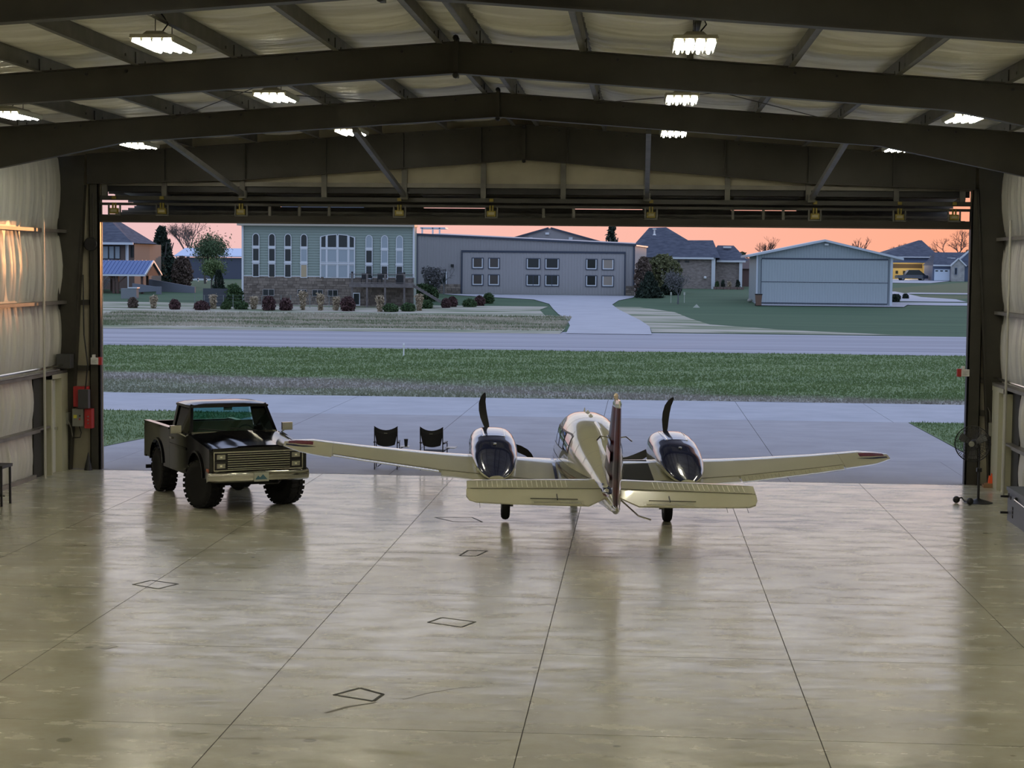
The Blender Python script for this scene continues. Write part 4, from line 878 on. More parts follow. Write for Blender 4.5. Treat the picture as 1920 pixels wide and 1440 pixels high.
    MB().box(X(330,y),X(332.5,y),y-.1,y+.1,2,z0).build('corner_trim',trimw,b); MB().box(X(333,y),X(400,y),y-.1,y,Z(525,400,y),Z(523,400,y)).build('base_trim',trimw,b)
    w=thing('rail_fence','low white rail fence in front of the slate barn','fence',tuple(at(380,528,255))); a_,b_=at(340,524,255),at(402,525,255)
    MB().box(a_.x,b_.x,255,255.1,a_.z-.1,a_.z+.15).build('rail',trimw,w)
    for k in range(5): MB().box(a_.x+(b_.x-a_.x)*k/4-.08,a_.x+(b_.x-a_.x)*k/4+.08,255,255.15,2,a_.z+.2).build('post',trimw,w)
bldF()
# --- trees and shrubs
def tr(px,py,Yf=None): return ter(px,py) if Yf is None else Vector((at(px,py,Yf).x,Yf,tz(Yf)))
tree('bare_tree','large bare branching tree behind the slate barn, left',tr(352,490,300),11.5,6,.62,mat('pale_bare_bark',(.16,.12,.11),.9),lbr,2500,.07,upb=.22)
tree('weeping_tree','soft green weeping tree in front of the slate barn',tr(385,545,240),6.4,6,.6,barkm,leafmat('willow_green',(.07,.11,.05),(.12,.17,.08)),7000,.12,jit=.6)
tree('small_leafy_tree','small pale-green leafy tree just right of the weeping tree',tr(397,550,205),4.0,4,.6,barkm,lgy,5000,.11,jit=.3)
bush('conifer_tree','dark green conifer left of the slate barn, beside the wooden house',tr(303,530,226),5.2,7.2,lgd,14000,.24,cat='tree',shape='cone')
bush('conifer_tree','second dark conifer overlapping the first, lower and left',tr(292,530,219),3.6,4.8,leafmat('pine_needles',(.03,.05,.035),(.055,.08,.05)),9000,.22,cat='tree',shape='cone')
bush('brown_thicket','brown leafless thicket at the foot of the conifers',tr(342,536,218),2.6,3.6,lbr,7000,.14,cat='shrub')
bush('conical_shrub','dark upright conical shrub left of the sage house',tr(410,562,176),1.8,3.0,lgd,5000,.14,shape='cone')
bush('spreading_shrub','wide olive-green shrub beside the left corner of the sage house',tr(438,566,168.6),1.8,1.9,lgg,7000,.14)
bush('round_shrub','large round bright-green shrub right of the deck',tr(792,562,183),3.3,1.6,lgg,8000,.12,dp=2.4)
lab=['tall straw ornamental grass clump standing along the field edge']
edge=[(p_,q_+5.5+(4.5 if 640<p_<790 else 0),k_) for p_,q_,k_ in [(249,572,'b'),(288,573,'t'),(328,575,'r'),(378,576,'r'),(400,574,'t'),(424,575,'g'),(452,575,'g'),(476,575,'t'),(504,577,'r'),(536,577,'r'),(568,576,'t'),(601,577,'t'),(630,577,'t'),(652,573.5,'r'),(712,575,'t'),(732,575,'g'),(765,574,'g'),(786,573,'t'),(800,573,'g'),(836,572,'r'),(848,570,'r'),(880,570,'g'),(899,568,'r')]]
names={'b':('dry_shrub','greyish-brown shrub, leftmost in the row along the field edge',lbr),'t':('ornamental_grass','clump of straw-coloured plume grass in the row along the field edge',lta),'r':('bare_shrub','low dark-red leafless shrub in the row along the field edge',lred),'g':('round_shrub','small dark-green rounded shrub in the row along the field edge',lgg)}
ORD=['first','second','third','fourth','fifth','sixth','seventh','eighth','ninth','tenth']; seen={}
for px,py,k in edge:
    n_,l_,m_=names[k]; p=ter(px,py)
    seen[k]=seen.get(k,0)+1; tot=sum(1 for e_ in edge if e_[2]==k)
    if k!='b': l_=(('leftmost' if seen[k]==1 else 'rightmost' if seen[k]==tot else ORD[seen[k]-1]+' from left')+' of the '+{'t':'straw-coloured plume grass clumps','r':'dark-red leafless shrubs','g':'small dark-green rounded shrubs'}[k]+' along the field edge')
    if k=='t': bush(n_,l_,p,.75,rng.uniform(.9,1.7),m_,900,.12,group='plume grass clumps along the field edge',cat='grass',shape='v')
    else: bush(n_,l_,p,rng.uniform(.8,1.4),rng.uniform(.7,1.3) if k!='g' else .65,m_,1700,.1,group=None if k=='b' else ('red leafless shrubs along the field edge' if k=='r' else 'green rounded shrubs along the field edge'))
bush('round_shrub','single clipped round shrub in front of the grey hangar door',ter(916,569),1.15,.95,lgg,3000,.07)
bush('weeping_shrub','grey leafless weeping shrub against the left end of the grey hangar',tr(812,558,194),3.2,3.0,lgrey,3500,.12,shape='v')
tree('weeping_shrub','tall bare weeping shrub right beside the hangar side door',tr(832,556,199.5),3.6,5,.6,mat('grey_twig_bark',(.13,.13,.13),.9),upb=-.05)
bush('dark_conifer','dark green juniper at the right end of the grey hangar',tr(1217,553,197),3.2,2.6,lgd,8000,.16,shape='cone')
bush('brown_bush','tall reddish-brown twiggy bush at the right end of the grey hangar',tr(1206,553,199.5),2.0,4.2,lbr,5000,.14)
bush('olive_bush','tall olive feathery bush in front of the brick house',tr(1243,549,217),4.6,4.4,lol,11000,.15)
bush('dark_shrub','small dark shrub between the juniper and the brick wall',tr(1260,551,206),2.2,1.8,lgd,3500,.14)
t_=tree('young_bare_tree','young grey bare tree staked on the lawn before the brick house',ter(1271,570),3.6,5,.55,mat('grey_twig_bark',(.13,.13,.13),.9),lgrey,2500,.07,upb=.25)
for px in (1258,1283): 
    p=ter(px,568); lone(MB().box(p.x-.03,p.x+.03,p.y,p.y+.06,p.z,p.z+1.1).box(p.x-.09,p.x+.09,p.y-.01,p.y+.07,p.z+.8,p.z+1.1),'tree_stake',mat('pale_stake',(.5,.5,.42),.6),'pale stake on the %s of the young bare tree'%('left' if px<1270 else 'right'),'stake')
p=ter(1306,577); lone(MB().prism([(p.x-.35,p.z),(p.x+.35,p.z),(p.x,p.z+.35)],'y',p.y,p.y+.06),'lawn_marker',mat('pale_stake',(.5,.5,.4)),'small pale triangular marker lying on the green lawn','marker')
p=ter(1406,567); lone(MB().sphere((p.x,p.y,p.z+.2),.28,sz=.7),'boulder',mat('pale_rock',(.35,.33,.28),.9),'small pale rock on the lawn left of the wheeled bin','rock')
tree('bare_tree','bare upright tree on the skyline left of the pale hangar',tr(1442,500,330),8.5,6,.5,mat('sky_dark_bark',(.09,.055,.045),.9),upb=.3)
tree('bare_tree','bare tree on the skyline above the right roof slope of the pale hangar',tr(1607,500,330),9.0,5,.55,mat('sky_dark_bark',(.09,.055,.045)),upb=.3)
tree('bare_tree','wide bare tree at the far right, behind the garage house',tr(1790,500,420),12.5,6,.75,mat('sky_dark_bark',(.09,.055,.045)),upb=.1)
tree('bare_tree','faint small bare tree left of the hip-roofed open hangar',tr(1680,500,430),9.,5,.6,mat('sky_dark_bark',(.09,.055,.045)),upb=.2)
bush('conifer_tree','lone spruce on the skyline between the grey gable and the brick house roof',tr(1146,500,262),3.0,9.0,lgd,2600,.28,cat='tree',shape='cone')
for px,h in ((1391,4.6),(1425,3.6),(1456,3.4),(1628,4.6),(1655,4.4),(1815,5.5)):
    bush('distant_tree','low round treetop on the skyline, '+{1391:'just right of the brick house roof',1425:'left of the skyline bare tree',1456:'touching the left roof slope of the pale hangar',1628:'above the right roof slope of the pale hangar',1655:'left of the hip-roofed open hangar',1815:'at the far right behind the garage house'}[px],tr(px,500,{1391:320,1425:342,1456:318,1628:318,1655:372,1815:372}[px]),3.0,h,leafmat('far_olive',(.075,.085,.05),(.12,.125,.07)),500,.3,group='distant treetops on the skyline',cat='tree',stem=False)
# wire fence along the field edge
wfn=thing('wire_fence','thin grey wire mesh fence along the garden edge','fence',tuple(ter(560,573)))
fm_=mat('fence_wire',(.20,.22,.21),.6,.2); pts=[ter(p,577.5) for p in range(365,650,18)]
for p in pts: MB().box(p.x-.025,p.x+.025,p.y-.02,p.y+.02,p.z,p.z+1.2).build('post',fm_,wfn)
mb=MB()
for h in (.3,.6,.9,1.18):
    for p,q in zip(pts[:-1],pts[1:]): mb.beam(p+Vector((0,0,h)),q+Vector((0,0,h)),.012,.012)
mb.build('wire',fm_,wfn,kind='stuff')
scr=lone(MB().box(ter(378,575).x,ter(428,575).x,ter(400,575).y+.3,ter(400,575).y+.35,ter(400,575).z,ter(400,575).z+1.7),'screen_panel',mat('dark_mesh_screen',(.05,.055,.065),.7),'dark mesh screen panel standing behind the field-edge shrubs','screen')
# runway edge light
p=gnd(757,668); t=thing('runway_edge_light','white runway edge marker post in the grass by the runway','light',tuple(p))
MB().lathe([(.04,0),(.04,.5),(.06,.5),(.06,.56)],p,(0,0,1),10).build('post',whitel,t); MB().lathe([(.05,.56),(.06,.62),(.03,.72)],p,(0,0,1),10).build('lens',mat('frosted_lens',(.7,.7,.72),.3),t)

# ------------------------------------------------------------------ twin-engined aeroplane (local frame: +y nose, +x starboard)
paint=mat('cream_white_aircraft_paint',(.56,.545,.40),.22,0,coat=1.,cior=1.7)
navy=mat('navy_gloss_paint',(.010,.016,.062),.18,.0,coat=1.,cior=1.7)
maroon=mat('maroon_gloss_paint',(.16,.015,.020),.25,0,coat=.8)
gold=mat('tan_stripe_paint',(.30,.24,.13),.3,0,coat=.6)
seamm=mat('dark_seam_line',(.05,.045,.03),.8)  # dark lines for hinges, tab seams and the rudder gap
acg=mat('tinted_cabin_glass',(.012,.016,.018),.04,0,coat=1.,cior=1.7)
AC=thing('twin_engine_airplane','cream-white twin-engine airplane with navy nacelles, seen from behind, tail nearest','airplane',(-1.015,34.82,0),(0,R(1.0),R(7.2)),local=True)
FS=[(4.15,.04,1.10,1.18,2.0),(4.0,.16,.98,1.26,2.0),(3.6,.32,.84,1.36,2.1),(3.0,.43,.74,1.44,2.2),(2.3,.50,.66,1.52,2.3),(1.75,.535,.62,1.60,2.5),(1.45,.55,.61,1.80,2.6),(1.1,.56,.60,2.02,2.7),(.7,.57,.60,2.08,2.7),(0,.58,.60,2.08,2.8),(-.7,.56,.61,2.04,2.8),(-1.4,.515,.64,1.93,2.7),(-2.0,.455,.68,1.79,2.6),(-2.7,.37,.73,1.61,2.5),(-3.4,.285,.78,1.44,2.4),(-4.1,.19,.80,1.28,2.2),(-4.6,.12,.80,1.12,2.1),(-4.95,.055,.82,.98,2.0)]
_fy=[f[0] for f in FS][::-1]
def fpar(y):
    o=[]
    for c in range(1,5):
        v=[f[c] for f in FS][::-1]
        o.append(float(sum(np.interp(y+d,_fy,v)*w for d,w in ((-.2,.2),(0,.6),(.2,.2)))))
    return o
def fpt(y,a,off=0.):
    hw,zb,zt,n=fpar(y); zc=zb+(zt-zb)*.45; ca,sa=cos(a),sin(a); hh=(zt-zc) if sa>=0 else (zc-zb)
    return Vector(((hw+off)*math.copysign(abs(ca)**(2/n),ca),y,zc+(hh+off)*math.copysign(abs(sa)**(2/n),sa)))
def fz(y,z,side,off=0.):
    hw,zb,zt,n=fpar(y); zc=zb+(zt-zb)*.45; hh=(zt-zc) if z>=zc else (zc-zb); q=min(1,abs(z-zc)/hh)
    return Vector((side*(hw*(max(0,1-q**n))**(1/n)+off),y,z))
ysf=list(np.linspace(4.15,-4.95,60))
MB().loft([[fpt(y,2*pi*k/40) for k in range(40)] for y in ysf]).build('fuselage',paint,AC,smooth=50)
def fpatch(name,mt,y0,y1,z0f,z1f,side,off=.006,ny=14,nz=5,par=None):
    P=[[fz(y,z0f(y)+(z1f(y)-z0f(y))*j/nz,side,off) for j in range(nz+1)] for y in np.linspace(y0,y1,ny)]
    return MB().grid(P).build(name,mt,par or AC,smooth=60)
for sd_ in (-1,1):
    zl=lambda y:1.50-.0*y; 
    for (ya,yb) in ((1.25,.62),(.54,-.05),(-.13,-.72),(-.80,-1.32)):
        fr=fpatch('window_surround',blackm,ya+.02,yb-.02,lambda y:1.44,lambda y:min(1.80,fpar(y)[2]-.17),sd_,.005,8,5)
        fpatch('window_pane',acg,ya-.02,yb+.02,lambda y:1.47,lambda y:min(1.77,fpar(y)[2]-.20),sd_,.011,8,5,fr)
    fpatch('stripe',navy,3.7,-4.6,lambda y:1.10+.0*y,lambda y:1.22+.0*y,sd_,.005,50,2)
    fpatch('stripe',maroon,3.5,-4.6,lambda y:1.05,lambda y:1.085,sd_,.005,50,1)
    fpatch('stripe',gold,3.5,-4.6,lambda y:1.0,lambda y:1.03,sd_,.005,50,1)
    fpatch('stripe',navy,.9,-2.9,lambda y:.90,lambda y:.96,sd_,.005,30,1)
# windshield
P=[[fpt(y,a,.008) for a in np.linspace(R(38),R(142),12)] for y in np.linspace(1.62,1.12,6)]
MB().grid(P).build('windshield',acg,AC,smooth=60)
# roof seams (shallow ribs across the cabin roof)
mb=MB()
for y in (.9,.2,-.5,-1.2,-1.9,-2.6,-3.3):
    mb.grid([[fpt(y+d,a,.003) for a in np.linspace(R(15),R(165),16)] for d in (-.006,.006)])
mb.build('skin_seam',mat('grey_seam',(.25,.25,.2),.6),AC,kind='stuff')
# wings
def wpar(x):
    x=abs(x); u=(x-.55)/5.25
    yl=np.interp(x,[.55,1.2,5.3,5.62,5.82],[1.12,.95,.36,.22,-.02]); yt=np.interp(x,[.55,5.3,5.62,5.82],[-1.12,-.60,-.50,-.36])
    zl=np.interp(x,[.4,2.84,4.5,5.5,5.82],[.90,1.055,1.235,1.37,1.42]); zt=np.interp(x,[.4,2.84,4.5,5.5,5.82],[.70,.92,1.13,1.28,1.37]); th=np.interp(x,[.55,2.84,5.3,5.62,5.82],[.20,.16,.11,.06,.015]); return yl,yt,zl,zt,th
def wpt(x,c,up=True,off=0.):
    yl,yt,zl,zt,th=wpar(x)
    hu=th*(math.sqrt(max(0,1-(1-min(1,c/.10))**2)) if c<.10 else 1+(c-.1)*.12*0 if c<.24 else 1-(c-.24)/.76); hd=th*.35*(math.sqrt(max(0,1-(1-min(1,c/.15))**2)) if c<.15 else 1-(c-.15)/.85)
    z=zl+(zt-zl)*max(0,(c-.1)/.9)+(hu+off if up else -hd-off); return Vector((x,yl+(yt-yl)*c,z))
CS=[1,.9,.78,.65,.5,.35,.25,.23,.17,.10,.06,.025,.006,0]
def wring(x,c1=1.,c0=0.):
    cs=[c for c in CS if c0<=c<=c1]
    if c1 not in cs: cs=[c1]+cs
    return [wpt(x,c,True) for c in cs]+[wpt(x,c,False) for c in cs[::-1][1:]]
for sd_ in (-1,1):
    W_=MB().loft([wring(sd_*x,.78) for x in (.4,.9,1.4,2.0,2.6,3.2,3.8,4.4,4.9)],closed=True).build('wing',paint,AC,smooth=40)
    MB().loft([wring(sd_*x,1.) for x in (4.905,5.1,5.3,5.5,5.62,5.74,5.82)],closed=True).build('wing_tip',paint,AC,smooth=40)
    def ctrl(name,x0,x1,defl,par=AC):
        rs=[]
        for x in np.linspace(x0,x1,5):
            x=sd_*x; h=wpt(x,.79,True)*.5+wpt(x,.79,False)*.5; q=[]
            for c,up in ((.79,True),(.86,True),(.93,True),(1.,True),(1.,False),(.9,False),(.79,False)):
                p=wpt(x,c,up,-.004); d=p-h; ca,sa=cos(defl),sin(defl); q.append(Vector((p.x,h.y+d.y*ca+d.z*sa*0-0,h.z+d.z*ca+ (-d.y)*sa)))
            rs.append(q)
        return MB().loft(rs).build(name,paint,par,smooth=40)
    ctrl('flap',.6,2.84,0.)
    ail=ctrl('aileron',2.88,4.87,R(13) if sd_<0 else R(-3))
    mb=MB()
    for k in range(26):
        x=sd_*(2.95+k*.074); p=wpt(x,.83,True,.002); q=wpt(x,.98,True,.002); dz=(.05 if sd_<0 else -.02)
        mb.beam(p+Vector((0,0,dz*.2)),q+Vector((0,0,dz)),.014,.008)
    mb.build('bead',paint,ail,kind='stuff')
    # seams & stripes on top
    def wpatch(name,mt,x0,x1,c0,c1,off=.003,par=AC,nx=8,nc=6):
        return MB().grid([[wpt(sd_*x,c,True,off) for c in np.linspace(c0(x),c1(x),nc)] for x in np.linspace(x0,x1,nx)]).build(name,mt,par,smooth=60)
    wpatch('hinge_line',seamm,.6,4.88,lambda x:.775,lambda x:.785,.004,nx=20,nc=2)
    wpatch('tip_stripe',maroon,5.28,5.74,lambda x:.30-(x-5.28)*.3,lambda x:.48,.003)
    wpatch('tip_stripe',navy,5.22,5.78,lambda x:.56,lambda x:.56+(x-5.2)*.3,.003)
    if sd_>0: wpatch('wing_walk',mat('black_grip_tape',(.018,.018,.016),.8),.62,1.22,lambda x:.12,lambda x:.99,.004)
    else: wpatch('root_stripe',navy,.60,.66,lambda x:.12,lambda x:.99,.004)
    # nacelle
    cx=sd_*1.80
    NS=[(2.22,.20,1.12,1.42,2.),(2.15,.33,.98,1.53,2.3),(1.95,.425,.86,1.60,2.8),(1.6,.455,.80,1.635,3.),(1.2,.46,.80,1.62,3.),(.75,.46,.86,1.58,2.8),(.3,.45,.90,1.49,2.6),(-.15,.42,.92,1.36,2.4),(-.55,.36,.90,1.20,2.3),(-.85,.27,.88,1.06,2.2),(-1.05,.12,.86,.95,2.)]
    def npt(y,a,off=0.):
        ys_=[q[0] for q in NS][::-1]; hw,zb,zt,n=[float(np.interp(y,ys_,[q[c] for q in NS][::-1])) for c in (1,2,3,4)]
        zc=zb+(zt-zb)*.5; ca,sa=cos(a),sin(a); return Vector((cx+(hw+off)*math.copysign(abs(ca)**(2/n),ca),y,zc+((zt-zb)/2+off)*math.copysign(abs(sa)**(2/n),sa)))
    nys=list(np.linspace(2.22,-1.05,28))
    na=MB().loft([[npt(y,2*pi*k/32) for k in range(32)] for y in nys]).build('nacelle',paint,AC,smooth=50)
    MB().grid([[npt(y,a,.006) for a in np.linspace(R(10),R(170),24)] for y in np.linspace(1.98,-1.03,28)]).build('cowl_top',navy,na,smooth=60)
    for u in (-.13,.15):
        mb=MB(); mb.path([npt(y,pi/2-u*2.2,.012) for y in (1.85,1.4,1.0,.62)],.012,5); mb.build('cowl_hinge_strip',chrome,na)
    MB().grid([[npt(y,a,.012) for a in np.linspace(R(68),R(112),8)] for y in np.linspace(1.8,.62,5)]).build('cowl_panel',navy,na,smooth=60)
    MB().lathe([(.035,0),(.035,.03),(.0,.035)],npt(.1,pi/2,.004),(0,0,1),10).build('filler_cap',chrome,na)
    MB().box(cx-.36,cx-.10,2.15,2.24,1.18,1.36).box(cx+.10,cx+.36,2.15,2.24,1.18,1.36).build('air_intake',blackm,na)
    MB().tube((cx-.3,.6,.78),(cx-.3,.35,.74),.045,n=10).build('exhaust_pipe',greybox,na)
    # propeller
    pr=MB().lathe([(.17,0),(.17,.08),(.14,.2),(.08,.31),(.015,.36)],(cx,2.25,1.30),(0,1,0),20).build('spinner',paint,AC,smooth=50)
    for k in range(3):
        a=R(12 if sd_<0 else -5)+k*2*pi/3 ; 
        er=Vector((-sin(a),0,cos(a))); et=Vector((cos(a),0,sin(a))); rs=[]
        for r_,ch,sw,tw in ((.12,.07,.0,50),(.2,.10,.0,42),(.35,.15,.015,33),(.5,.17,.03,27),(.65,.17,.03,22),(.8,.15,.01,18),(.9,.12,-.03,15),(.96,.07,-.06,14),(.985,.02,-.08,14)):
            c=Vector((cx,2.38,1.30))+er*r_+et*(-sw); d=et*cos(R(tw))+Vector((0,sin(R(tw)),0)); n_=et*-sin(R(tw))+Vector((0,cos(R(tw)),0))
            th=max(.006,.03*(1-r_)); rs.append([c+d*ch/2,c+n_*th/2,c-d*ch/2,c-n_*th/2])
        MB().loft(rs).build('propeller_blade',blackm,pr,smooth=40)
    # main gear
    gx=sd_*1.48
    ge=MB().tube((gx-sd_*.02,.05,.25),(gx-sd_*.02,.12,.95),.045,n=10).box(gx-.06,gx+.0,-.03,.06,.30,.42).build('gear_strut',greybox,AC)
    tr_=MB().lathe([(.12,-.075),(.21,-.08),(.25,-.05),(.262,0),(.25,.05),(.21,.08),(.12,.075)],(gx+sd_*.09,0,.262),(1,0,0),28).build('tire',rubber,ge,smooth=50)
    MB().lathe([(.02,-.085),(.11,-.07),(.125,0),(.11,.07),(.02,.085)],(gx+sd_*.09,0,.262),(1,0,0),16).build('wheel_hub',greybox,ge)
    MB().box(gx-sd_*.13-.006,gx-sd_*.13+.006,-.12,.22,.42,.86).build('gear_door',mat('dark_gear_door',(.08,.075,.06),.5),ge)
    # tailplane
    def spt(x,c,up,off=0.):
        u=(x-.08)/2.36; yl=np.interp(x,[.08,2.3,2.46],[-3.42,-3.80,-3.98]); yh=np.interp(x,[.08,2.46],[-4.10,-4.26])
        th=.11-.05*u; h=th*math.sqrt(max(0,1-(1-min(1,c*4))**2)) if c<.25 else th*(1-(c-.25)*.5); return Vector((sd_*x,yl+(yh-yl)*c,1.20-.10*c+(h/2+off if up else -h/2)))
    MB().loft([[spt(x,c,True) for c in (1,.7,.4,.2,.08,0)]+[spt(x,c,False) for c in (.08,.2,.4,.7,1)] for x in (.08,.6,1.2,1.8,2.3,2.4,2.46)]).build('tailplane',paint,AC,smooth=40)
    mb=MB()
    for k in range(19):
        x=.75+k*.085; mb.beam(spt(x,.35,True,.004),spt(x,.93,True,.004),.010,.012)
    mb.build('bead',mat('painted_purlin_glint',(.75,.74,.62),.4),AC,kind='stuff')  # pale raised lines imitate ceiling purlins reflected in the tailplane
    rs=[]
    for x,ye,ze in ((.14,-4.45,1.03),(.42,-4.68,.93),(.9,-4.68,.93),(1.5,-4.66,.935),(2.0,-4.64,.94),(2.3,-4.60,.945),(2.42,-4.52,.97),(2.47,-4.40,1.02)):
        yh=float(np.interp(x,[.08,2.46],[-4.105,-4.265])); rs.append([Vector((sd_*x,yh,1.128-.01*x)),Vector((sd_*x,ye,ze+.012-.02)),Vector((sd_*x,ye,ze-.032)),Vector((sd_*x,yh,1.07))])
    el=MB().loft(rs).build('elevator',paint,AC,smooth=30)
    MB().beam((sd_*.12,-4.105,1.138),(sd_*2.40,-4.262,1.115),.012,.006).build('hinge_line',seamm,el)
    MB().box(min(sd_*.55,sd_*1.35),max(sd_*.55,sd_*1.35),-4.78,-4.52,.925,.955).hexa([(sd_*.50,-4.69,.905),(sd_*1.38,-4.69,.905),(sd_*1.38,-4.50,.955),(sd_*.50,-4.50,.955),(sd_*.50,-4.69,.935),(sd_*1.38,-4.69,.935),(sd_*1.38,-4.50,.985),(sd_*.50,-4.50,.985)]).build('trim_tab',paint,el)
    MB().box(min(sd_*.6,sd_*1.4),max(sd_*.6,sd_*1.4),-4.535,-4.525,.99,1.004).build('tab_seam',seamm,el)
    MB().beam((sd_*.95,-4.62,1.0),(sd_*.95,-4.44,1.06),.015,.03).build('tab_rod',blackm,el)
    mb=MB()
    for x in (1.9,2.25): mb.beam((sd_*x,-4.62,.93),(sd_*x,-4.80,.86),.006,.006)
    mb.build('static_wick',blackm,el,kind='stuff')
# fin and rudder
def finr(z,yl,yt,th,c1=1.):
    q=[]
    for c in (0,.08,.25,.5,.8,1): q.append(Vector((th/2*math.sin(pi*min(.5,c*1.6+.02)) if c<.9 else th*.12,yl+(yt-yl)*c,z)))
    return q+[Vector((-p.x,p.y,p.z)) for p in q[::-1]]
finm=mat('dark_maroon_fin_paint',(.022,.016,.028),.30,0,(.10,.022,.03),2.2,contrast=(.45,.6))
MB().loft([finr(1.15,-2.9,-4.50,.16),finr(1.50,-3.35,-4.52,.14),finr(2.1,-3.85,-4.60,.115),finr(2.58,-4.20,-4.66,.09)]).build('fin',finm,AC,smooth=40)
MB().loft([finr(.92,-4.62,-5.02,.09),finr(1.5,-4.54,-5.04,.10),finr(2.1,-4.62,-5.03,.09),finr(2.58,-4.68,-5.02,.07)]).build('rudder',finm,AC,smooth=40)
MB().loft([finr(2.58,-4.18,-5.03,.095),finr(2.64,-4.24,-5.03,.10),finr(2.70,-4.36,-4.98,.06)]).build('fin_cap',paint,AC,smooth=40)
MB().lathe([(.035,0),(.04,.05),(.02,.09)],(0,-4.45,2.70),(0,0,1),12).build('beacon',mat('beacon_lens',(.6,.5,.4),.2),AC)
MB().loft([[Vector((.05,-2.0,1.78)),Vector((-.05,-2.0,1.78)),Vector((0,-2.0,1.80))],[Vector((.09,-3.3,1.42)),Vector((-.09,-3.3,1.42)),Vector((0,-3.3,1.62))],[Vector((.09,-3.9,1.3)),Vector((-.09,-3.9,1.3)),Vector((0,-3.8,1.9))]]).build('dorsal_fillet',paint,AC,smooth=60)
def fstripe(z0,z1,z2,z3,ya,yb,mt):
    for s in (-1,1):
        MB().hexa([(s*.083,ya,z0),(s*.083,yb,z1),(s*.076,yb,z1),(s*.076,ya,z0),(s*.079,ya,z2),(s*.079,yb,z3),(s*.070,yb,z3),(s*.070,ya,z2)]).build('fin_stripe',mt,AC)
fstripe(1.72,1.60,1.86,1.80,-3.9,-4.5,mat('red_gloss_paint',(.32,.02,.025),.25,coat=.8)); fstripe(2.0,1.9,2.06,1.98,-4.0,-4.52,navy); fstripe(1.42,1.28,1.48,1.38,-3.7,-4.48,gold)
for s in (-1,1):
    MB().path([(s*.06,-4.25,2.02),(s*.22,-4.22,2.04),(s*.30,-4.38,1.98)],.012,6).build('nav_antenna',chrome,AC)
MB().box(-.006,.006,-4.60,-4.56,.98,2.56).build('rudder_gap',seamm,AC)
MB().loft([[Vector((.10*cos(t),-4.5,.95+.13*sin(t))) for t in np.linspace(0,2*pi,12,False)],[Vector((.07*cos(t),-4.95,.90+.09*sin(t))) for t in np.linspace(0,2*pi,12,False)],[Vector((.03*cos(t),-5.12,.90+.04*sin(t))) for t in np.linspace(0,2*pi,12,False)]]).build('tail_cone',chrome,AC,smooth=50)
MB().box(-.014,.014,-.62,-1.95+.02,1.9,2.0)
MB().path([(.03,-1.0,2.00),(.05,-1.6,1.93),(.06,-2.2,1.80)],[.035,.03,.02],6).build('dorsal_air_scoop',mat('white_gloss',(.8,.8,.78),.2,coat=1.),AC)
for (y,h,w) in ((1.0,.10,.02),(.35,.05,.05),(-.25,.04,.05)):
    p=fpt(y,pi/2); MB().hexa([(p.x-w,y-.07,p.z-.01),(p.x+w,y-.07,p.z-.01),(p.x+w,y+.07,p.z-.01),(p.x-w,y+.07,p.z-.01),(p.x-.004,y-.06,p.z+h),(p.x+.004,y-.06,p.z+h),(p.x+.004,y,p.z+h),(p.x-.004,y,p.z+h)]).build('antenna',whitel,AC)
# step / tail tie-down strut and nose gear
MB().path([(.12,-4.35,1.0),(.42,-4.62,.75),(.62,-4.72,.70)],.014,6).build('boarding_step',chrome,AC)
ng=MB().tube((0,2.75,.22),(0,2.9,.8),.035,n=10).build('nose_gear_strut',greybox,AC)
MB().lathe([(.1,-.06),(.17,-.065),(.2,-.03),(.205,0),(.2,.03),(.17,.065),(.1,.06)],(0,2.72,.205),(1,0,0),24).build('tire',rubber,ng,smooth=50)

